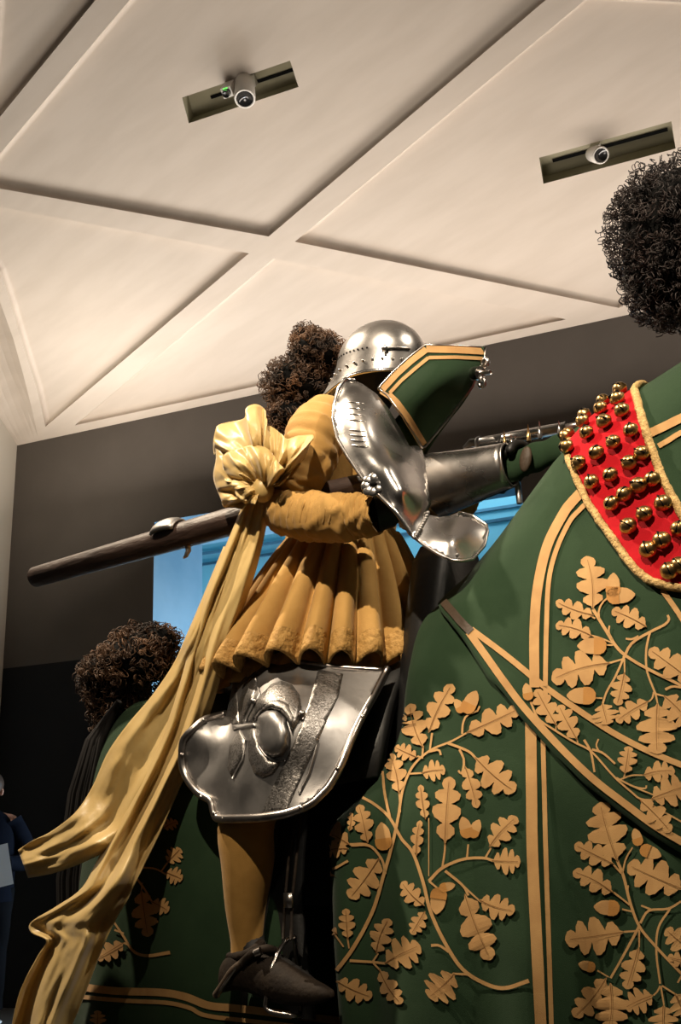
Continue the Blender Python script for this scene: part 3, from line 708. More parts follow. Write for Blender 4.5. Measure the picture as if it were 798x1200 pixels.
M1S = [[(95, 1040), (160, 951), (230, 822), (270, 692), (290, 622), (305, 562), (320, 490), (335, 400), (370, 320), (430, 265), (500, 235), (555, 205), (14, 6)], [(185, 425), (240, 455), (290, 500), (330, 570), (370, 621), (405, 722), (430, 822), (480, 932), (540, 1022), (620, 1072), (690, 1087), (770, 1062), (9, 14)], [(425, 717), (470, 672), (540, 642), (610, 637), (650, 647), 9], [(470, 672), (478, 620), (480, 590), 6], [(555, 640), (560, 590), 6], [(620, 637), (640, 602), 6], [(480, 682), (540, 732), (560, 767), 8], [(530, 722), (565, 755), (605, 790), 6], [(490, 240), (560, 268), (590, 296), 8], [(530, 262), (546, 300), (538, 345), (526, 335), 7], [(425, 270), (458, 264), (466, 282), 7], [(352, 347), (400, 344), 6], [(385, 285), (405, 293), 5], [(436, 205), (428, 265), 6], [(405, 250), (402, 290), 6], [(540, 208), (542, 175), (555, 145), (590, 130), (600, 112), 6], [(290, 500), (270, 400), (265, 280), (280, 215), 8], [(265, 330), (245, 310), (229, 275), 6], [(322, 410), (326, 480), 5], [(190, 425), (150, 420), (122, 420), 6], [(150, 590), (210, 590), (250, 621), 7], [(155, 593), (220, 595), (262, 642), (275, 692), 8], [(35, 665), (85, 677), (145, 647), 8], [(100, 902), (130, 945), 5], [(143, 915), (148, 950), 5], [(150, 992), (230, 997), (275, 1002), 8], [(230, 997), (250, 967), 6], [(230, 997), (258, 1027), 6], [(85, 1050), (120, 1073), 6], [(432, 940), (460, 940), (492, 962), 8], [(560, 1040), (505, 1037), 7], [(425, 717), (465, 752), 6], [(424, 500), (424, 700), 3], [(184, 425), (150, 398), 4], [(184, 425), (160, 390), 4]]
embroidery('oak_embroidery', front, bf, (360, 790), 2.956, M1L, M1A, M1S, seed=90)
M5L = [(315, 300, 345, 500, 100), (360, 350, 432, 390, 70), (420, 225, 490, 255, 70), (425, 185, 482, 125, 70), (240, 525, 125, 595, 75), (130, 890, 130, 812, 62), (330, 90, 380, 20, 60), (410, 40, 470, 10, 50)]
M5S = [[(300, 205), (370, 210), (425, 238), 7], [(290, 245), (330, 300), (368, 365), 8], [(200, 440), (240, 500), (280, 560), (340, 580), (436, 566), (8, 15)], [(200, 470), (240, 485), 7], [(240, 525), (270, 540), 7], [(315, 300), (318, 270), 5], [(425, 185), (400, 220), 6]]
embroidery('oak_embroidery', rump, br, (80, 960), 3.627, M5L, [], M5S, seed=130)
stripes('hem_band', rump, br, [([(60, 1148), (95, 1156), (135, 1161), (190, 1163), (218, 1168), (245, 1178), (273, 1181), (300, 1184), (345, 1190), (400, 1196)], 9), ([(60, 1160), (97, 1168), (149, 1172.5), (196, 1175), (223, 1181), (243, 1190), (300, 1197), (345, 1202)], 5)])
# plumes and tail
hp = P(806, 278, 0)
curls('head_plume', 'hairblk', horse, [(P(803, 272, .0), (.175, .16, .185)), (P(795, 322, .0), (.13, .12, .13))], 2600, .0115, .00125, seed=3, spread=.09)
MB().tube([(1.34, 0, 2.36), (1.33, 0, 2.50), hp], [.03, .025, .02], 10).build('plume_socket', 'rim', horse)
curls('rump_plume', 'hairlt', horse, [(P(165, 772, .0), (.125, .12, .10)), (P(128, 795, .0), (.085, .10, .10)), (P(187, 752, .0), (.06, .06, .055)), (P(140, 832, -.02), (.10, .09, .11))], 1100, .016, .0018, seed=5, spread=.12)
b = MB(); rr = random.Random(4)
for k in range(90):
    a = rr.uniform(-.09, .09); c = rr.uniform(-.04, .04)
    b.tube([P(140, 822, a), P(112+c*200, 868, a*1.3), P(96+c*300, 930, a*1.3), P(84+c*350, 1030, a*1.2), P(84+c*300, 1190, a), P(95+c*200, 1330, a*.6)], [.012, .014, .014, .013, .011, .003], 5)
b.build('tail', 'tail', horse)
# ------------------------------------------------------------------ saddle
sad = thing('saddle', 'black high-fronted saddle between the pleated skirt and the green cloth', 'saddle', (.1, 0, 1.62))
b = MB(); v = []                                             # high front plate, an arch across the withers
prof = [(0, 2.03), (.10, 2.02), (.17, 1.97), (.22, 1.82), (.26, 1.66), (.29, 1.50), (.30, 1.36)]
pts = [(-a, z) for a, z in prof[::-1]]+[(a, z) for a, z in prof[1:]]
for du, shr in ((-.05, .90), (-.02, 1.0), (.03, 1.0), (.05, .92)):
    for a, z in pts: v.append((.445+du-(2.02-z)*.10, a*.62*shr, 1.36+(z-1.36)*(.97+.03*shr)))
b.add(v, grid_faces(4, len(pts))); n = len(pts)
b.f += [tuple(range(n)), tuple(range(4*n-1, 3*n-1, -1))]; b.m += [0, 0]
b.build('saddle_bow', 'saddle', sad)
b = MB(); v = []
for i, u in enumerate(np.linspace(-.30, .36, 14)):
    for a in np.linspace(-1, 1, 17):
        t = abs(a); v.append((u, a*.27, 1.74-.02*math.sin((u+.3)/.66*PI)-.30*t**2.6+.06*max(0, -.1-u)/.2))
b.add(v, grid_faces(14, 17)); so = b.build('seat', 'saddle', sad); solid(so, .03)
b = MB(); v = []
for i, (du, k) in enumerate(((-.36, .9), (-.33, 1), (-.28, 1), (-.25, .9))):
    for a in np.linspace(-1, 1, 15): v.append((du-.04*(1-abs(a)), a*.27*k, 1.72+.12*math.sqrt(max(0, 1-a*a))*k))
b.add(v, grid_faces(4, 15)); ct = b.build('cantle', 'saddle', sad); solid(ct, .02)
for s in (1, -1):
    b = MB(); v = []
    for i, z in enumerate(np.linspace(1.56, .93, 12)):
        for j, u in enumerate(np.linspace(-.04, .17, 8)): v.append((u+.02*math.sin(z*9), s*(.262+(1.56-z)*.07), z))
    fl = b.add(v, grid_faces(12, 8)).build('saddle_flap', 'saddle', sad); solid(fl, .012, 0)
    b = MB()
    if s < 0:
        for o_ in (0, 9):
            b.tube([P(352-o_*.5, 955, .385), P(347-o_, 1010, .40), P(342-o_*.9, 1055, .41), P(341-o_, 1100, .41)], .0035, 6)
    else: b.tube([(.2, .40, 1.45), (.17, .41, .98)], .006, 6)
    sl = b.build('stirrup_strap', 'leather', sad)
    if s < 0:
        b = MB(); c = P(338, 1055, .415); b.box(c, (.022, .008, .03)); b.build('buckle', 'rim', sl)
    b = MB()
    L = [P(345, 1098, .35), P(336, 1102, .33), P(326, 1116, .37), P(317, 1140, .40), P(313, 1165, .40), P(314, 1184, .40), P(345, 1190, .40), P(352, 1185, .32), P(348, 1130, .31), P(345, 1098, .35)]
    L = [Vector((p.x, -p.y*s*-1 if s < 0 else -p.y, p.z)) for p in L] if s > 0 else L
    b.tube([Vector(q) for q in crom(L, 40)], .0055, 6); b.build('stirrup', 'rim', sad)

# ------------------------------------------------------------------ the knight
kn = thing('mounted_knight', 'armoured jousting knight in mustard doublet seated on the green-clothed horse', 'knight', P(385, 740, 0))
PEL, CHE, NEC, HED = P(388, 712, 0), P(405, 570, 0), P(424, 495, 0), P(446, 432, 0)
SHR, ELR, WRR, HAR = P(372, 505, .19), P(338, 600, .30), P(446, 600, .26), P(458, 572, .20)
SHL = Vector((SHR.x, .19, SHR.z)); WRL = P(560, 556, -.04); ELL = Vector(((SHL.x+WRL.x)/2-.10, .24, WRL.z-.04)); HAL = P(600, 545, -.05)
HIR, KNR, ANR, TOR = P(362, 750, .12), P(315, 880, .29), P(290, 1112, .345), P(372, 1168, .36)
ml = lambda p: Vector((p.x, -p.y, p.z))
J = dict(pelvis=(PEL, (.12, .13)), waist=((PEL+CHE)/2, (.11, .12)), chest=(CHE, (.12, .15)), neck=(NEC, .06), jaw=(NEC.lerp(HED, .6), .075), head=(HED, .092), top=(HED+Vector((0, 0, .06)), .075),
         shr=(SHR, .062), elr=(ELR, .045), wrr=(WRR, .032), har=(HAR, .036), shl=(SHL, .062), ell=(ELL, .045), wrl=(WRL, .032), hal=(HAL, .036),
         hir=(HIR, .085), knr=(KNR, .058), anr=(ANR, .036), tor=(TOR, .03), hil=(ml(HIR), .085), knl=(ml(KNR), .058), anl=(ml(ANR), .036), tol=(ml(TOR), .03))
E_ = [('pelvis', 'waist'), ('waist', 'chest'), ('chest', 'neck'), ('neck', 'jaw'), ('jaw', 'head'), ('head', 'top'), ('chest', 'shr'), ('shr', 'elr'), ('elr', 'wrr'), ('wrr', 'har'), ('chest', 'shl'), ('shl', 'ell'), ('ell', 'wrl'), ('wrl', 'hal'),
      ('pelvis', 'hir'), ('hir', 'knr'), ('knr', 'anr'), ('anr', 'tor'), ('pelvis', 'hil'), ('hil', 'knl'), ('knl', 'anl'), ('anl', 'tol')]
skin_mesh('body', J, E_, 'mannequin', kn)
def fingers(hand, axis, side, name):                          # five fingers closed round a bar running along axis
    b = MB(); axis = axis.normalized(); up = Vector((0, 0, 1)); out = axis.cross(up).normalized()*side
    for k, (o_, ln) in enumerate(((-.036, .9), (-.012, 1), (.012, .96), (.035, .8))):
        c = hand+axis*o_; pts = [c+out*.045*math.cos(t)+up*.045*math.sin(t) for t in np.linspace(.4, .4+3.4*ln, 8)]
        b.tube(pts, [.012]*6+[.011, .009], 8, rnd=.8)
    pts = [hand-axis*.05+out*.03*math.cos(t)-up*.05*math.sin(t) for t in np.linspace(.2, 2.2, 6)]; b.tube(pts, [.015, .015, .014, .013, .012, .01], 8, rnd=.8)
    return b.build(name, 'saddle', kn, label='black glove')
fingers(HAR, Vector((1, 0, .02)), -1, 'glove'); fingers(HAL, Vector((1, -.3, .1)), 1, 'glove')
# doublet
def wr(p, k=1.0): return noise.noise(Vector(p)*18)*.006*k
sec = [(P(398, 636, 0), .150, .165), (P(402, 610, 0), .150, .165), (P(404, 570, 0), .165, .185), (P(404, 530, 0), .165, .20), (P(405, 503, 0), .145, .19), (P(414, 485, 0), .10, .13), (P(424, 474, 0), .07, .075)]
b = MB(); v = []; n = 40
cs = np.array([(s[0].x, s[0].z, s[1], s[2]) for s in sec]); cs = crom(cs, 24)
for x, z, ru, rw in cs:
    for k in range(n):
        a = 2*PI*k/n; p = Vector((x+ru*math.cos(a), rw*math.sin(a), z)); v.append(p+Vector((math.cos(a), math.sin(a), 0))*(wr(p)+.003*math.sin(a*26)))
b.add(v, grid_faces(24, n, cv=True)); b.build('doublet', 'mustard', kn)
def sleeve(name, pts, rad, folds, seed, ell=(1, 1)):
    q = crom([(*p, r) for p, r in zip(pts, rad)], 90); V, Fc = tube_geo([x[:3] for x in q], [x[3] for x in q], 56, cap=False)
    out = []
    for i, p in enumerate(V):
        ring = i//56; c = Vector(q[ring][:3]); d = (p-c); d.normalize(); t = ring/89
        w = sum(A*math.exp(-((t-tc)/wd)**2)*math.sin((t-tc)*fr+2.2*noise.noise(p*8+Vector((seed, 0, 0)))) for tc, wd, fr, A in folds)
        an = math.atan2(p.y-c.y, p.z-c.z); rg = math.exp(-7*crumple((t*4.2+seed+.3*math.sin(an*2), an*.42), 1.0, seed)); rg2 = math.exp(-6*crumple((t*9+seed, an*.8), 1.0, seed+3))
        out.append(p+d*(w+wr(p, .9)+.0085*rg+.0045*rg2-.004))
    o = obj(name, out, Fc, 'mustard', kn); solid(o, .004); return o
MB().tube([P(441, 602, .298), P(452, 600, .285), P(462, 590, .25)], [.044, .042, .036], 20).build('shadowed_forearm', 'saddle', kn, label='black forearm end standing in for shadow')  # black tube stands in for the forearm in the shield's shadow
# puffed upper sleeve, then the quilted forearm
sleeve('upper_sleeve', [P(388, 488, .13), P(376, 497, .19), P(366, 520, .24), P(356, 550, .275), P(345, 580, .295), P(338, 602, .30)], [.050, .070, .074, .068, .058, .052], [(.45, .3, 60, .004), (.85, .12, 90, .005)], 3)
fs_ = sleeve('forearm_sleeve', [P(329, 585, .29), P(335, 600, .305), P(358, 605, .312), P(395, 606, .312), P(418, 604, .305), P(436, 603, .30), P(443, 602, .298)], [.040, .054, .057, .054, .049, .047, .046], [(.32, .13, 150, .0032), (.70, .12, 120, .0022)], 9)
bs_ = bvh_of(fs_)
for k in range(8):                                            # quilting cords over the elbow, a few more near the cuff
    L = [cast(bs_, 346+7*k+dx, 577+s_, .0016) for s_, dx in ((0, 0), (10, -3), (20, -6), (30, -8), (38, -9))]
    L = [q for q in L if q is not None]
    if len(L) > 2: MB().tube([Vector(q) for q in crom([tuple(q) for q in L], 12)], [.001]+[.0034]*10+[.001], 6).build('quilting_cord', 'mustard', fs_)
for k in range(4):
    L = [cast(bs_, 412+6*k+dx, 582+s_, .001) for s_, dx in ((0, 0), (12, 2), (24, 3), (36, 3))]
    L = [q for q in L if q is not None]
    if len(L) > 2: MB().tube([Vector(q) for q in crom([tuple(q) for q in L], 12)], [.001]+[.0024]*10+[.001], 6).build('quilting_cord', 'mustard', fs_)
sleeve('upper_sleeve', [Vector((SHL.x, .13, SHL.z)), SHL, SHL.lerp(ELL, .5), ELL], [.06, .085, .075, .06], [(.6, .3, 75, .007)], 5)
sleeve('forearm_sleeve', [ELL, ELL.lerp(WRL, .5), WRL], [.062, .058, .045], [(.4, .2, 90, .004)], 6)
# pleated base (skirt)
NP = 27; nr = 30; nc_ = NP*18
wc, hc = P(403, 632, 0.02), P(382, 794, 0.0); rows = []
b = MB(); v = []
for i in range(nr):
    t = i/(nr-1); c = wc.lerp(hc, t); R = .160+(.368-.160)*(t**.88); 
    if t > .93: R -= .006*((t-.93)/.07)
    for k in range(nc_):
        a = 2*PI*k/nc_; ph = a*NP/2+.35*math.sin(a*3+1)+.2*math.sin(a*7); xx = abs(((ph/PI) % 1)*2-1); lob = math.sqrt(max(0, 1-xx**1.7))
        amp = (.016+.064*t**1.0)*(1+.2*math.sin(a*5+2)); r = R+amp*(lob-.85)+.0025*noise.noise(Vector((math.cos(a)*3, math.sin(a)*3, t*4)))+(.0022*noise.noise(Vector((a*30, t*30, 0))) if t > .78 else 0)
        dz = .042*t*t*(lob-.6)+.008*math.sin(a*4+.6)*t
        v.append(c+Vector((math.cos(a)*r*1.0, math.sin(a)*r*1.03, dz)))
b.add(v, grid_faces(nr, nc_, cv=True)); b.m = [1 if q[0]//nc_ >= nr*.80 else 0 for q in b.f]; sk = b.build('pleated_skirt', ['mustard', 'brocade'], kn); solid(sk, .006, -1)
b = MB(); v = []                                              # stitched bands near the hem
for j, t in enumerate((.815,)):
    pass
lin = MB(); v = []                                             # underskirt lining frill seen below the hem
for i in range(4):
    t = i/3
    for k in range(nc_):
        a = 2*PI*k/nc_; r = .285+.012*t+.010*math.sin(a*23+t)*t; v.append(hc+Vector((math.cos(a)*r, math.sin(a)*r, .03-.062*t+.006*math.sin(a*9))))
lin.add(v, grid_faces(4, nc_, cv=True)); lo_ = lin.build('skirt_lining', 'mustard', kn); solid(lo_, .003)
# helmet
hc0 = P(447, 426, 0)
def helmet_pt(a, e, off=0):                                    # a: 0 front, pi rear; e: 0 crown, 1 rim
    fr = math.cos(a); low = .075+.035*max(0, -fr)**1.5*1.0-.012*max(0, fr)
    lx = .142; ly = .108; H = .128
    if e <= .72:
        t = e/.72*PI/2; x = math.sin(t)*fr*lx; y = math.sin(t)*math.sin(a)*ly; z = math.cos(t)*H
    else:
        q = (e-.72)/.28; fl = 1+.02*q+.20*max(0, -fr)**2*q*q; x = fr*lx*fl-(.09*max(0, -fr)**3*q*q); y = math.sin(a)*ly*(1+.03*q+.05*q*q); z = -low*q*(1+.35*max(0, -fr)**2*q)
    n_ = Vector((fr*.8, math.sin(a), .3)).normalized(); return hc0+Vector((x, y, z))+n_*off
RT = Matrix.Rotation(math.radians(9), 3, 'Y')                  # tipped a little
hp_ = lambda a, e, off=0: hc0+RT @ (helmet_pt(a, e, off)-hc0)
b = MB(); n = 64; m_ = 28
b.add([hp_(2*PI*k/n, j/(m_-1)) for j in range(m_) for k in range(n)], grid_faces(m_, n, cv=True))
he = b.build('helmet', 'steel', kn); solid(he, .004)
MB().tube([hp_(2*PI*k/n, 1.0, .001) for k in range(n+1)], .0042, 8, cap=False).build('helmet_rim', 'steel', he)
for k in range(30): MB().ball(hp_(2*PI*k/30, .85, .002), .0042, 8, 6).build('rivet', 'steel', he)
b = MB()
for k in range(16):
    for e in (.72, .62): b.ball(hp_(PI*.45+k*.11, e+.01*(k % 2), -.0005), .0032, 6, 4)
    b.ball(hp_(-PI*.45-k*.11, .70, -.0005), .0032, 6, 4)
b.build('vent_holes', 'black', he)
a0 = -1.02
MB().tube([hp_(-.45, .70, .003), hp_(-.75, .715, .004), hp_(a0, .735, .004)], .0042, 6).build('side_latch', 'steeldk', he)
b = MB(); b.ball(hp_(a0, .735, .006), (.010, .007, .010), 10, 8); b.tube([hp_(a0, .735, .004), hp_(a0+.02, .80, .006)], .004, 6); b.build('pivot', 'steel', he)
curls('helmet_plume', 'hairlt', kn, [(P(372, 415, .0), (.085, .095, .065)), (P(350, 452, .0), (.105, .11, .085)), (P(345, 490, .0), (.085, .09, .06)), (P(360, 395, .02), (.045, .05, .035))], 1500, .0115, .0014, seed=8, spread=.10)
# chin defence under green cloth
BV = [(443.4, 455.5), (462.7, 434.8), (479.3, 419.6), (498.6, 404.5), (534.4, 405.3), (568.9, 407.2), (567.5, 422.4), (559.2, 436.2), (553.7, 452.7), (528.9, 485.8), (498.6, 523), (494.4, 524.4), (471, 485.8), (454.4, 463.7)]
bw0 = tps([(443, 455, .135), (462, 435, .13), (479, 420, .125), (498, 404, .12), (534, 405, .07), (569, 407, -.005), (567, 422, 0), (554, 453, .005), (529, 486, .01), (498, 523, .03), (471, 486, .125), (494, 524, .045), (454, 464, .135), (510, 450, .125), (535, 440, .085), (490, 470, .13)])
pts, fs, bd = triang(BV, 5); b = MB()
V = [P(p[0], p[1], bw0(*p)) for p in pts]; fs = face_cam(V, fs); b.add(V, fs)
b.add([Vector((p.x-1.15*max(0, -p.y), -p.y, p.z)) for p in V], [tuple(reversed(q)) for q in fs])
bev = b.build('bevor', 'green', kn, label='chin plate covered in green cloth with gold edging'); solid(bev, .008)
bvb = bvh_of(bev)
b = MB()
ew = 7.0
for ln, w in (([(448, 456), (465, 437.5), (481, 423), (499.5, 409), (534, 409.7), (567, 411.5)], 8), ([(456.5, 460.5), (470, 446), (485, 433), (502, 419), (534, 418.5), (565.5, 420)], 4), ([(446, 458.5), (457.5, 466), (474, 488), (496, 522)], 5), ([(456.5, 461), (466, 470), (480, 489), (498.5, 520)], 4)):
    pp = densify(ln, 3, False); L = []
    for i in range(len(pp)-1):
        t = pp[i+1]-pp[i]; t /= np.linalg.norm(t)+1e-9; nn = np.array((-t[1], t[0]))*w/2
        q = [pp[i]+nn, pp[i+1]+nn, pp[i+1]-nn, pp[i]-nn]; q = [P(x, y, bw0(x, y)+.0025) for x, y in q]; b.add(q, face_cam(q, [(0, 1, 2, 3)]))
b.build('gold_edging', 'gold', bev)
bwf = lambda x, y: bw0(x, y)
rim_tube('plate_edge', BV, bwf, .004, 'rim', bev, closed=True)
c = P(555, 438, .022); ax = (P(578, 436, .05)-c).normalized()
b = MB(); b.tube([c-ax*.012, c+ax*.030], [.019, .019], 16); b.tube([c+ax*.030, c+ax*.070], .0065, 10)
up = Vector((0, 0, 1)); up = (up-ax*up.dot(ax)).normalized()
for s in (1, -1):
    q = c+ax*.042+up*.027*s; sd = ax.cross(up).normalized()
    b.tube([q+(up*math.cos(t)+ax*math.sin(t))*.011 for t in np.linspace(0, 2*PI, 15)], .0055, 6, cap=False); b.tube([c+ax*.03, q], .006, 8)
b.build('wing_nut', 'steel', bev)
# big steel shoulder shield
SP = [(404.8, 443.9), (396.5, 455.5), (391.5, 474.8), (390.5, 491.3), (395.2, 513.4), (407.6, 535.4), (417, 551), (427, 563), (446, 582), (462.7, 598.6), (475, 615), (485.6, 630.3), (494, 618), (500.5, 603), (505, 590), (501.5, 573.7), (500, 557), (498, 540), (494.4, 526), (488, 522), (480, 523), (473.7, 510.6), (466, 497), (455, 478), (440.7, 461), (425, 450), (415.8, 445.8)]
sw0 = tps([(404, 444, .265), (391, 475, .29), (395, 513, .325), (418, 551, .345), (446, 582, .355), (485, 630, .33), (500, 603, .265), (500, 557, .20), (494, 526, .17), (474, 511, .19), (440, 461, .235), (430, 500, .325), (455, 545, .355), (470, 575, .36), (415, 480, .315), (480, 560, .30), (415, 446, .25), (400, 460, .285)])
sh = relief('shoulder_shield', SP, sw0, 'steel', kn, 4.5, .005, extra=lambda p, d: .008*math.exp(-((d-0)/5)**2))
left = [(415.8, 445.8), (404.8, 443.9), (396.5, 455.5), (391.5, 474.8), (390.5, 491.3), (395.2, 513.4), (407.6, 535.4), (427, 563), (446, 582), (462.7, 598.6), (475, 615), (485.6, 630.3)]
rim_tube('rolled_edge', left, sw0, .0052, 'steel', sh, .006)
b = MB(); c = P(437, 568, sw0(437, 568)+.007); fr_ = frame((Vector(CAM)-c), Vector((1, 0, 0)))
R2 = frame(Vector((.25, -1, .1)), Vector((1, 0, 0)))
for k in range(8):
    a = 2*PI*k/8; b.ball(c+R2 @ Vector((math.cos(a)*.018, math.sin(a)*.018, 0)), (.0135, .0135, .005), 12, 8, 0, R2)
b.build('rosette', 'steel', sh)
MB().ball(c+R2 @ Vector((.002, 0, .006)), (.010, .006, .004), 8, 6, 0, R2).build('rosette_hole', 'black', sh)
b = MB()                                                       # hammered ridges
for y in (470, 477, 484, 491, 503, 509, 515, 521):
    L = [(401+(y-470)*.13+x, y+ (x*.12)) for x in np.linspace(2, 26, 8)]
    b.tube([P(p[0], p[1], sw0(*p)-.0005) for p in L], [.0004, .0022, .003, .003, .003, .0028, .002, .0004], 8)
b.build('hammered_ridges', 'steel', sh)
# forearm guard of the far arm, a flaring steel tube
c0, c1 = P(506, 570, -.02), P(597, 545, -.02); axg = (c1-c0).normalized()
b = MB(); v = []; n = 48; m_ = 16
for i in range(m_):
    t = i/(m_-1); c = c0.lerp(c1, t); r = .093-.036*t**.75
    a = Vector((0, 0, 1)); a = (a-axg*a.dot(axg)).normalized(); s2 = axg.cross(a)
    for k in range(n):
        q = 2*PI*k/n; rr_ = r*(1+.03*max(0, math.cos(q*1-.9))**8); sq = c+a*math.cos(q)*rr_+s2*math.sin(q)*rr_*.85; 
        v.append(sq-axg*(.012*math.sin(q+.6))*(1-t)*1.2)
b.add(v, grid_faces(m_, n, cv=True)); gc = b.build('gauntlet_cuff', 'steel', kn); solid(gc, .004)
for o_ in (-n, 0): MB().tube([Vector(v[o_+k % n]) for k in range(n+1)], .0038, 6, cap=False).build('cuff_edge', 'steeldk', gc)
# lower flange (elbow guard)
EP = [(500.5, 603), (493, 617), (485.6, 630.3), (498.6, 640), (513, 649), (528.9, 656.5), (541, 657.5), (553.7, 655.6), (562, 647), (567.5, 640), (571.6, 623.4), (570.2, 615), (562, 608.5), (553.7, 604), (545, 601), (537.2, 600.5), (528, 604), (515, 606)]
ew0 = tps([(500, 603, .27), (485, 630, .33), (513, 649, .31), (541, 657, .28), (567, 640, .20), (571, 620, .17), (553, 604, .17), (537, 600, .185), (518, 606, .23), (530, 632, .285), (524, 640, .30), (548, 632, .235), (540, 612, .215)])
el = relief('elbow_guard', EP, ew0, 'steel', kn, 4.5, .004)
rim_tube('guard_edge', [(485.6, 630.3), (498.6, 640), (513, 649), (528.9, 656.5), (541, 657.5), (553.7, 655.6), (567.5, 640), (571.6, 623.4), (570.2, 615), (553.7, 604), (537.2, 600.5)], ew0, .0035, 'steel', el, .002)
b = MB()
for p in densify([(501.5, 601), (499, 608), (494, 617), (486, 630)], 2.6, False): b.ball(P(p[0], p[1], ew0(*p)+.006), .0052, 8, 6)
b.build('roped_border', 'steeldk', el)
MB().ball(P(536, 650, ew0(536, 650)+.002), .004, 8, 6).build('rivet', 'steeldk', el)
# steel thigh guard with its side wing
TG = [(276.8, 774.7), (274, 790), (271.9, 805.6), (265.4, 836.6), (258.9, 838.2), (239.3, 844), (223, 857.8), (215, 868), (213.3, 882), (213.8, 897), (219.8, 913.1), (232.8, 929.4), (247, 938.2), (250, 948), (252.4, 955.5), (258.9, 959.4), (298, 958.8), (320, 956.5), (340.3, 952.2), (363.1, 942.5), (376, 931), (386, 919.7), (399, 896.9), (408, 875), (418.5, 851.2), (428, 833), (438.1, 815.4), (454.4, 783.5), (444.6, 784), (392.5, 781), (340.3, 774), (301.2, 769.8)]
tw0 = tps([(277, 775, .20), (266, 836, .30), (245, 842, .345), (223, 858, .385), (213, 885, .39), (232, 929, .395), (250, 945, .41), (258, 959, .425), (300, 958, .458), (340, 952, .452), (386, 920, .395), (418, 851, .315), (454, 784, .19), (392, 781, .25), (340, 774, .265), (301, 770, .245), (310, 870, .445), (340, 830, .42), (300, 820, .395), (345, 900, .435), (270, 880, .385), (240, 890, .375), (380, 850, .375), (272, 920, .425)])
tg = relief('thigh_guard', TG, tw0, 'steeldk', kn, 6, .006)
RIM = [(265.4, 836.6), (258.9, 838.2), (239.3, 844), (223, 857.8), (215, 868), (213.3, 882), (213.8, 897), (219.8, 913.1), (232.8, 929.4), (247, 938.2), (250, 948), (252.4, 955.5), (258.9, 959.4), (298, 958.8), (320, 956.5), (340.3, 952.2), (363.1, 942.5), (376, 931), (386, 919.7), (399, 896.9), (408, 875), (418.5, 851.2), (428, 833), (438.1, 815.4), (454.4, 783.5)]
rc = [tuple(x) for x in crom(RIM, 90)]
rim_tube('rolled_rim', rc, tw0, .0100, 'rim', tg, .002, k=40)
rivets('rim_rivet', [(239, 844), (213.5, 885), (236, 934), (262, 960), (353, 947), (396, 901), (425, 840), (252, 954)], tw0, .0062, 'rim', tg, .009)
rim_tube('top_edge', [(276.8, 775), (301.2, 770.5), (340.3, 774.5), (392.5, 781.5), (448, 785)], tw0, .006, 'rim', tg, .001)
def orn(name, poly, m, lift, step=4, bul=0, dm=8, parent=tg, th=.004):
    return relief(name, poly, tw0, m, parent, step, th, extra=lambda p, d: lift+bul*math.sqrt(max(0, 1-(1-min(d/dm, 1))**2)))
X = lambda L, o=(210, 760), s=3.069: [(o[0]+a/s, o[1]+c/s) for a, c in L]
orn('engraved_band', X([(500, 75), (590, 90), (570, 180), (535, 250), (500, 335), (450, 440), (405, 540), (385, 584), (295, 592), (335, 500), (385, 400), (425, 310), (465, 200)]), 'engr', .0014)
orn('engraved_leaf', X([(272, 68), (285, 120), (262, 190), (235, 245), (228, 275), (215, 272), (213, 200), (235, 120)]), 'engr', .003, bul=.006)
orn('engraved_leaf', X([(215, 285), (238, 330), (235, 380), (188, 462), (172, 430), (180, 350)]), 'engr', .003, bul=.006)
orn('engraved_leaf', X([(205, 130), (215, 270), (190, 275), (172, 232), (188, 170)]), 'engr', .0015)
orn('knee_arch', X([(238, 262), (285, 175), (330, 128), (365, 115), (405, 128), (432, 165), (440, 210), (432, 262), (405, 300), (390, 250), (370, 222), (330, 212), (290, 230), (268, 265)]), 'engr', .003, bul=.009, dm=9)
orn('knee_arch', X([(270, 245), (320, 185), (360, 175), (400, 200), (418, 250), (404, 300), (385, 250), (362, 225), (330, 215), (296, 226), (275, 262)]), 'engr', .008, bul=.008, dm=7)
orn('knee_boss', X([(275, 290), (282, 245), (315, 222), (350, 222), (385, 252), (398, 300), (395, 350), (370, 388), (335, 395), (300, 370), (280, 330)]), 'steeldk', .004, bul=.022, dm=15)
orn('knee_swirl', X([(245, 300), (268, 280), (285, 350), (320, 400), (362, 410), (335, 450), (300, 464), (270, 450), (250, 400)]), 'engr', .003, bul=.006, dm=8)
orn('knee_strap', X([(190, 275), (270, 268), (274, 284), (192, 294)]), 'steeldk', .005, bul=.004, dm=3)
for q in ((268, 190), (442, 235)):
    p = X([q])[0]; MB().ball(P(*p, tw0(*p)+.013), .0085, 12, 8).build('boss_rivet', 'rim', tg)
for ln in ([(275, 110), (290, 165), (240, 262)], [(240, 330), (228, 400), (192, 468)], [(500, 330), (465, 450), (430, 520)], [(285, 350), (310, 385), (350, 405), (380, 402)]):
    rim_tube('ridge', X(ln), tw0, .0026, 'steeldk', tg, .004)
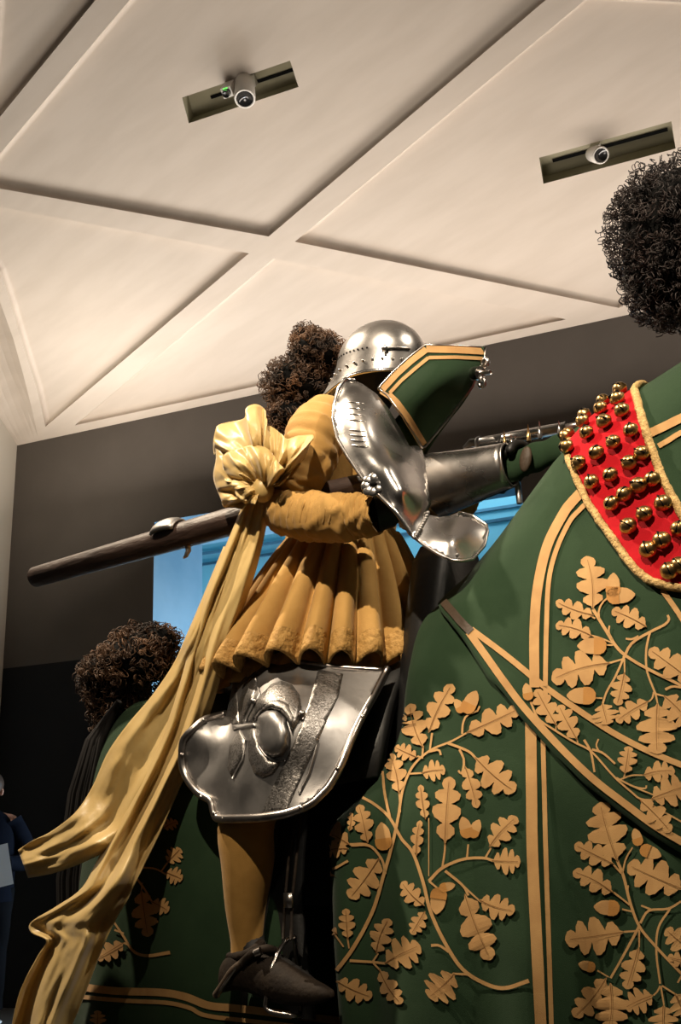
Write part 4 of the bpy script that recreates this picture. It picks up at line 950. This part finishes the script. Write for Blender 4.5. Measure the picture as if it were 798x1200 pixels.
# hose and shoes
for s in (-1, 1):
    q = [(P(322, 810, .245), .080), (P(306, 900, .31), .074), (P(289, 965, .345), .069), (P(290, 1010, .348), .063), (P(288, 1060, .348), .049), (P(289, 1100, .346), .038), (P(289, 1125, .346), .036)]
    if s > 0: q = [(ml(p), r) for p, r in q]
    c = crom([(*p, r) for p, r in q], 26); b = MB(); b.tube([x[:3] for x in c], [x[3] for x in c], 28, cap=False); b.build('hose', 'hose', kn)
    # shoe: sections from heel to pointed toe
    secs = [((262, 1148), .016, .032), ((267, 1144), .030, .040), ((281, 1138), .037, .046), ((297, 1138), .036, .052), ((318, 1147), .040, .050), ((340, 1156), .040, .041), ((362, 1163), .032, .030), ((380, 1165), .018, .018), ((390, 1165), .006, .008)]
    c = crom([(*P(a[0], a[1], .345+.006*i), rw, rz) for i, (a, rw, rz) in enumerate(secs)], 34); b = MB(); v = []
    for x in c:
        for k in range(24):
            a = 2*PI*k/24; zz = math.sin(a)*x[4]; zz = max(zz, -.8*x[4]); v.append(Vector((x[0], x[1]+math.cos(a)*x[3], x[2]+zz)))
    v = v if s < 0 else [ml(p) for p in v]
    b.add(v, grid_faces(34, 24, cv=True)); b.f += [tuple(range(24)), tuple(range(34*24-1, 33*24-1, -1))]; b.m += [0, 0]
    shoe = b.build('shoe', 'leather', kn)
    def shp(L, r, nm, m, el=(1, 1)):
        L = [P(*p) for p in L]; L = [ml(p) for p in L] if s > 0 else L
        return MB().tube([Vector(x) for x in crom([tuple(p) for p in L], 16)], r, 8, ell=el).build(nm, m, shoe)
    shp([(269, 1121, .36), (283, 1120, .392), (296, 1114, .392), (307, 1105, .36)], .010, 'ankle_cuff', 'leather')
    shp([(253, 1166, .36), (262, 1153, .385), (272, 1138, .398), (284, 1128, .400)], .0085, 'spur_strap', 'rim' if False else 'strap')
    shp([(284, 1128, .402), (296, 1117, .402), (312, 1112, .39), (322, 1114, .36)], .0095, 'instep_strap', 'leather')
    shp([(299, 1117, .408), (306, 1114, .404)], .009, 'strap_buckle', 'rim')
    shp([(254, 1168, .36), (262, 1155, .392), (277, 1133, .405)], .004, 'spur', 'rim')
# silk sash: two tails and a crumpled bow
def ribbon(name, rows, folds, w0, n=90, na=44):
    R = crom(rows, n); v = []
    for i, r in enumerate(R):
        t = i/(n-1); L, Rr = r[:2], r[2:4]; wd = np.linalg.norm(Rr-L)
        for j in range(na):
            a = j/(na-1); p = L+(Rr-L)*a
            dz = sum(A*math.sin(PI*f*(a+sh*t)+ph+.9*noise.noise(Vector((a*2.5, t*4, ph)))) for f, sh, ph, A in folds)*min(1, wd/60)
            dz += .010*noise.noise(Vector((a*3, t*14, 3)))*min(1, t*4)+.006*noise.noise(Vector((a*9+t*5, t*22, 8)))
            v.append(P(p[0], p[1], r[4]+dz-.03*(2*a-1)**2))
    o = obj(name, v, face_cam(v, grid_faces(n, na)), 'satin', kn); solid(o, .003); return o
ribbon('sash_tail', [(292, 566, 312, 566, .33), (284, 592, 317, 584, .34), (262, 645, 305, 650, .35), (238, 705, 286, 712, .35), (222, 760, 266, 770, .35), (205, 820, 249, 828, .345), (183, 880, 230, 880, .345), (150, 945, 208, 930, .36), (118, 1000, 186, 980, .385), (96, 1040, 162, 1028, .445), (66, 1062, 150, 1052, .45), (37, 1080, 138, 1072, .455), (36, 1092, 131, 1085, .455), (54, 1102, 122, 1104, .46), (43, 1122, 112, 1130, .465), (25, 1158, 92, 1182, .47), (14, 1205, 78, 1215, .47), (5, 1260, 60, 1270, .47)],
       [(3, .25, .4, .020), (5, -.35, 1.2, .011), (9, .2, 2.0, .004)], 0)
ribbon('sash_tail', [(262, 640, 285, 650, .335), (235, 705, 262, 715, .345), (218, 745, 246, 770, .35), (203, 778, 232, 815, .32), (178, 815, 214, 860, .315), (150, 848, 200, 902, .315), (126, 882, 176, 948, .33), (108, 922, 150, 990, .35), (88, 952, 122, 1000, .39), (60, 974, 90, 1014, .39), (38, 985, 60, 1024, .385), (21, 996, 33, 1029, .38)],
       [(2, .4, .9, .014), (4, -.3, .2, .009), (7, .3, 1, .004)], 0, 70, 36)
def puff(name, poly, wc, bul, dm, dirn, fr, amp, seed, parent=kn, step=2.6):
    pts, fs, bd = triang([tuple(x) for x in crom(list(poly)+[poly[0]], 40)[:-1]], step); kx = np.array(dirn, float); kx /= np.linalg.norm(kx); ky = np.array((-kx[1], kx[0])); A = np.array(pts); ce_ = A.mean(0)
    def wd(p, sgn):
        d = pdist(p, bd); e = math.sqrt(max(0, 1-(1-min(d/dm, 1))**2)); q = p-ce_; amp2 = amp*2.1
        kq = p-np.array((300, 588)); an = math.atan2(kq[1], kq[0]); rd = np.linalg.norm(kq)
        f = .9-1.5*crumple((an*1.5+rd*.004, rd*.014), 2.0, seed*1.7)-.9*crumple((p[0]*.03, p[1]*.03), 2.0, seed+3.3)
        return wc(p) + sgn*bul*.8*e+sgn*amp2*e*f+(.012*noise.noise(Vector((p[0]*.045, p[1]*.045, seed+9))))
    b = MB(); V = [P(p[0], p[1], wd(p, 1)) for p in pts]; fs = face_cam(V, fs); b.add(V, fs)
    V2 = [P(p[0], p[1], wd(p, -.6)) for p in pts]; b.add(V2, [tuple(reversed(q)) for q in fs])
    o = b.build(name, 'satin', parent); 
    wv = o.modifiers.new('weld', 'WELD'); wv.merge_threshold = .0008
    return o
def fan(name, knot, outl, wk, wo, bulge, flutes, amp, seed, parent=kn, nr=26, nf=110, m='satin'):
    """a gathered flare of silk: pleats run out from the knot to a wavy free edge"""
    O = crom(outl, nf); K = np.array(knot, float); v = []
    for j in range(nf):
        f = j/(nf-1); tri = lambda x: 1-abs(((x % 1)*2)-1)*2
        ph = f*flutes+.55*noise.noise(Vector((f*4, seed, 0)))+seed*.37
        for i in range(nr):
            r = i/(nr-1); p = K+(O[j]-K)*r**.85
            w = wk+(wo-wk)*r+bulge*math.sin(PI*min(r*.92, 1))*math.sin(PI*min(max(f, .04), .96))**.5
            w += amp*min(1, r*1.5)*(tri(ph+.18*math.sin(r*3+seed))*.75+.25*tri(ph*2.3+r*1.4))*(1-.35*r)
            w += .016*r*(.5-crumple((f*3.2+seed, r*1.6), 1.25, seed))+.012*r*r*math.sin(f*19+seed)
            q = p+np.array((math.sin(f*23+seed), math.cos(f*17+seed)))*1.6*r*r
            v.append(P(q[0], q[1], w))
    o = obj(name, v, face_cam(v, grid_faces(nf, nr)), m, parent); solid(o, .0022); return o
bow = fan('sash_bow', (302, 580), [(282, 597), (264, 595), (256, 580), (251, 556), (252, 532), (258, 515), (274, 509), (292, 513)], .33, .335, .055, 4, .034, 2)
fan('bow_loop', (304, 560), [(252, 532), (249, 512), (254, 501), (268, 496), (284, 489), (289, 478), (300, 475), (310, 483), (315, 500), (322, 516), (326, 530)], .345, .345, .055, 3.2, .030, 5, bow)
fan('bow_loop', (314, 572), [(305, 512), (316, 499), (326, 505), (338, 515), (352, 511), (367, 509), (364, 522), (355, 538), (343, 552), (330, 568)], .35, .345, .045, 3.5, .028, 9, bow)
fan('bow_loop', (306, 578), [(264, 562), (260, 545), (268, 530), (286, 522), (306, 524), (322, 534), (332, 548), (330, 562)], .365, .385, .045, 3.4, .028, 12, bow)
fan('bow_loop', (306, 572), [(298, 592), (284, 588), (274, 574), (274, 560), (284, 552)], .38, .395, .03, 2.2, .020, 15, bow)
MB().ball(P(308, 574, .375), (.030, .03, .034), 18, 12).build('bow_knot', 'satin', bow)

# ------------------------------------------------------------------ lance
la = thing('jousting_lance', 'thick dark wooden lance clamped under the knight arm', 'lance', P(250, 622, .255))
e0, e1 = P(42, 676, .24), P(440, 563, .24); dl = e1-e0
ts = np.linspace(0, 1.03, 30); b = MB(); b.tube([e0+dl*t for t in ts], [.034+.006*min(t, .6)/.6 if t < .8 else .040-.022*min(1, (t-.8)/.3) for t in ts], 28, rnd=.55); b.build('shaft', 'wood', la)
ax = dl.normalized(); side = ax.cross(Vector((0, 0, 1))).normalized(); upv = side.cross(ax)
tc_ = e0+dl*.47
b = MB(); v = []
for i, s_ in enumerate(np.linspace(-.052, .046, 14)):
    rr_ = .0405+.020*math.sqrt(max(0, 1-((s_+.003)/.052)**2))
    for a in np.linspace(-1.35, 1.35, 12): v.append(tc_+ax*s_+upv*math.cos(a)*rr_+side*math.sin(a)*rr_)
o = b.add(v, grid_faces(14, 12)).build('grip_ring', 'steeldk', la); solid(o, .009, 1)
b = MB(); q = e0+dl*.515; b.tube([q-upv*.03, q-upv*.052+ax*.004, q-upv*.066-ax*.006, q-upv*.070-ax*.016], [.010, .008, .006, .003], 8); b.build('hook', 'steeldk', la)

# ------------------------------------------------------------------ reins with steel plates and spikes
re_ = thing('spiked_rein', 'green cloth covered rein with steel spikes between gauntlet and bells', 'rein', P(630, 535, -.04))
r0, r1 = P(596, 548, -.04), P(690, 512, -.03); b = MB(); v = []; n = 24
for i, t in enumerate(np.linspace(0, 1, 24)):
    c = r0.lerp(r1, t); ax = (r1-r0).normalized(); up = Vector((0, 0, 1)); up = (up-ax*up.dot(ax)).normalized(); sd = ax.cross(up)
    r = .042-.010*t+.003*math.sin(t*22)
    for k in range(n):
        a = 2*PI*k/n; v.append(c+up*math.cos(a)*r+sd*math.sin(a)*r*.6)
b.add(v, grid_faces(24, n, cv=True)); b.build('rein_cover', 'green', re_)
b = MB(); b.ball(P(616, 538, .0), (.017, .008, .034), 16, 10, 0, Matrix.Rotation(.25, 3, 'Y')); b.build('strap_tab', 'strap', re_, label='brown leather tab')
t0, t1 = P(563, 519.5, -.10), P(664, 501, -.10); b = MB(); b.tube([t0, t0.lerp(t1, .5), t1], [.0165, .0165, .0155], 20); b.tube([t1, P(700, 494, -.10)], [.010, .009], 14); b.build('steel_tube', 'steel', re_)
b = MB(); b.tube([P(560, 520, -.10), P(564, 519.5, -.10)], .020, 20); b.tube([P(543, 525, -.10), P(552, 519, -.10), P(560, 519, -.10)], [.004, .012, .014], 12); b.build('tube_collar', 'steeldk', re_)
for x, y, h in ((592, 518, 16), (600, 519, 13), (620, 512, 17), (633, 509, 19), (656, 503, 12), (605, 516, 8)):
    p, q = P(x, y+5, -.05), P(x-1.5, y-h+2, -.05); MB().tube([p, p.lerp(q, .4), q], [.0065, .0045, .0006], 10).build('spike', 'brass' if x in (592, 620) else 'steel', re_)
b = MB(); b.tube([P(606, 566, -.06), P(609, 590, -.06)], .008, 10); b.build('hanging_pin', 'steeldk', re_)

# ------------------------------------------------------------------ visitor at the far left
fr0 = RAYHALL(-27, 1172); tt = -HC/fr0[2]*.86; fx, fy = fr0[0]*tt, fr0[1]*tt
sc_ = 1.0; vis = thing('person', 'visitor in dark navy jacket holding a white sheet at the far left', 'person', hall(fx, fy, 0))
VF = Vector(hall_dir((.48, -.88, 0))); VS = VF.cross(Vector((0, 0, 1)))
def vp(f, s, z): return hall(fx, fy, 0)+VF*f+VS*s+Vector((0, 0, z))
VJ = dict(pelvis=(vp(0, 0, .95), (.13, .15)), waist=(vp(0, 0, 1.12), .14), chest=(vp(0, 0, 1.35), (.15, .18)), neck=(vp(.02, 0, 1.52), .058), jaw=(vp(.05, 0, 1.60), .07), head=(vp(.05, 0, 1.68), .088), top=(vp(.04, 0, 1.74), .07))
VE = [('pelvis', 'waist'), ('waist', 'chest'), ('chest', 'neck'), ('neck', 'jaw'), ('jaw', 'head'), ('head', 'top')]
for s, n_ in ((1, 'l'), (-1, 'r')):
    VJ['sh'+n_] = (vp(0, .20*s, 1.43), .06); VJ['el'+n_] = (vp(-.02, .27*s, 1.15), .045); VJ['wr'+n_] = (vp(.24, .18*s, 1.14), .03); VJ['ha'+n_] = (vp(.31, .16*s, 1.15), .035)
    VJ['hi'+n_] = (vp(0, .10*s, .88), .095); VJ['kn'+n_] = (vp(.02, .11*s, .50), .06); VJ['an'+n_] = (vp(-.02, .11*s, .10), .042); VJ['to'+n_] = (vp(.17, .12*s, .045), .035)
    VE += [('chest', 'sh'+n_), ('sh'+n_, 'el'+n_), ('el'+n_, 'wr'+n_), ('wr'+n_, 'ha'+n_), ('pelvis', 'hi'+n_), ('hi'+n_, 'kn'+n_), ('kn'+n_, 'an'+n_), ('an'+n_, 'to'+n_)]
    for k in range(4):
        o_ = (k-1.5)*.017; MB().tube([vp(.33, .16*s+o_, 1.155), vp(.37, .155*s+o_, 1.15), vp(.385, .15*s+o_, 1.125)], [.009, .008, .007], 8, rnd=.8).build('finger', 'skin', vis)
    MB().tube([vp(.32, .16*s-.03*s, 1.15), vp(.35, .16*s-.045*s, 1.17), vp(.375, .16*s-.045*s, 1.17)], [.010, .009, .008], 8, rnd=.8).build('thumb', 'skin', vis)
skin_mesh('body', VJ, VE, 'skin', vis)
def vt(name, L, m, el=(1, 1), n=20):
    c = crom([(*p, r) for p, r in L], 18); V, Fc = tube_geo([x[:3] for x in c], [x[3] for x in c], n, ell=el)
    V = [p+Vector((noise.noise(p*9), noise.noise(p*9+Vector((5, 0, 0))), 0))*.012 for p in V]; return obj(name, V, Fc, m, vis)
c = [(vp(0, 0, .86), .20, .22), (vp(0, 0, 1.0), .185, .215), (vp(0, 0, 1.2), .18, .22), (vp(0, 0, 1.36), .175, .235), (vp(0, 0, 1.45), .13, .19), (vp(.01, 0, 1.52), .075, .085)]
b = MB(); v = []
for p, rf, rs in c:
    for k in range(28):
        a = 2*PI*k/28; q = p+VF*math.cos(a)*rf+VS*math.sin(a)*rs; v.append(q+VF*.012*noise.noise(q*8))
b.add(v, grid_faces(6, 28, cv=True)); subd(b.build('jacket', 'navy', vis), 1)
for s in (1, -1):
    vt('jacket_sleeve', [(vp(0, .17*s, 1.44), .085), (vp(-.02, .26*s, 1.28), .078), (vp(-.02, .285*s, 1.15), .07), (vp(.10, .25*s, 1.13), .06), (vp(.22, .19*s, 1.14), .05)], 'navy')
    vt('trouser_leg', [(vp(0, .10*s, .95), .12), (vp(.01, .11*s, .7), .098), (vp(.02, .115*s, .48), .08), (vp(-.01, .115*s, .12), .07)], 'jeans')
    b = MB(); b.tube([vp(-.10, .115*s, .05), vp(-.02, .115*s, .065), (vp(.10, .12*s, .05)), vp(.19, .125*s, .035)], [.04, .055, .048, .03], 16, ell=(.9, 1), rnd=.6); sh_ = b.build('shoe', 'shoe', vis)
    b = MB(); b.tube([vp(-.11, .115*s, .016), vp(.21, .125*s, .016)], [.052, .045], 12, ell=(.3, 1)); b.build('sole', 'paper', sh_)
b = MB(); b.ball(vp(.035, 0, 1.715), (.105, .105, .105), 20, 12); b.build('hair', 'hair', vis)
for s in (1, -1):
    MB().ball(vp(.135, .032*s, 1.675), .011, 8, 6).build('eye', 'lens', vis); MB().ball(vp(.04, .092*s, 1.66), (.022, .012, .03), 8, 6).build('ear', 'skin', vis)
MB().tube([vp(.14, 0, 1.68), vp(.158, 0, 1.645), vp(.142, 0, 1.635)], [.009, .013, .008], 8).build('nose', 'skin', vis)
MB().tube([vp(.128, -.022, 1.605), vp(.136, 0, 1.604), vp(.128, .022, 1.605)], [.004, .007, .004], 6).build('mouth', 'red', vis)
pc = P(3, 1014, 0); 
b = MB(); d = RAYHALL(3, 1014); tdist = (fy-.34)/d[1]; ctr = hall(d[0]*tdist, d[1]*tdist, HC+d[2]*tdist)
Rp = frame((Vector(CAM)-ctr)+Vector((0, 0, 1.5)), Vector((1, 0, .3))); b.box(ctr-Rp.col[0]*.05, (.21, .29, .003), Rp)
tag(b.build('paper_sheet', 'paper', None, False), 'white paper sheet held by the visitor at the far left', 'paper')

# ------------------------------------------------------------------ light
def lamp(name, kind, loc, aim, e, col, size=.2, angle=60, blend=.4, sy=None):
    L = bpy.data.lights.new(name, kind); L.energy = e; L.color = col; o = bpy.data.objects.new(name, L); C.objects.link(o); o.location = loc
    o.rotation_euler = (Vector(aim)-Vector(loc)).to_track_quat('-Z', 'Y').to_euler()
    if kind == 'AREA':
        L.size = size
        if sy: L.shape = 'RECTANGLE'; L.size_y = sy
    else: L.shadow_soft_size = size
    if kind == 'SPOT': L.spot_size = math.radians(angle); L.spot_blend = blend
    return o
W_ = (1, .83, .62)
lamp('key_spot', 'SPOT', hall(-.6, -2.4, 6.4), (.55, -.1, 2.38), 2900, W_, .05, 25, 1.0)
lamp('side_spot', 'SPOT', hall(3.2, .8, 6.6), (.4, -.1, 2.35), 900, (1, .86, .68), .08, 36, .6)
lamp('rear_spot', 'SPOT', hall(-4.2, 2.0, 6.6), (-.2, -.1, 2.1), 2100, W_, .08, 30, .6)
up = lamp('ceiling_wash', 'AREA', hall(-1.2, D-.75, 3.9), hall(-1.2, D-2.6, 8), 128, (1, .90, .80), 8, sy=.5)
lamp('corner_wash', 'AREA', hall(XL+1.3, D-1.5, 3.9), hall(XL+.5, D-1.0, 5.4), 22, (1, .90, .76), .8, sy=.6)
up2 = lamp('ceiling_fill', 'SPOT', hall(-2.2, 4.3, 2.4), hall(-1.6, 2.4, 8.0), 330, (1, .9, .78), 1.0, 135, 1.0)  # unseen fill added behind the rider to brighten the ceiling
zb = beyond(300, 700)[1]
lamp('blue_room_light', 'AREA', hall((ox0+ox1)/2+.5, y2+.25, oz1+.8), hall((ox0+ox1)/2+.3, y2+.8, 0), 30, (.62, .90, 1), 3.5, sy=.4)
lamp('blue_low_light', 'AREA', hall(ox0+1.5, D+RD*.6, 1.2), hall(ox0, D+RD*.5, 1.9), 110, (.75, .9, 1), 1.0, sy=1.4)
w = bpy.data.worlds.new('world'); bpy.context.scene.world = w; w.use_nodes = True
w.node_tree.nodes['Background'].inputs[0].default_value = (.05, .044, .036, 1); w.node_tree.nodes['Background'].inputs[1].default_value = .8
vs = bpy.context.scene.view_settings; vs.view_transform = 'Standard'; vs.look = 'None'; vs.gamma = 1; vs.use_curve_mapping = False; vs.exposure = 0
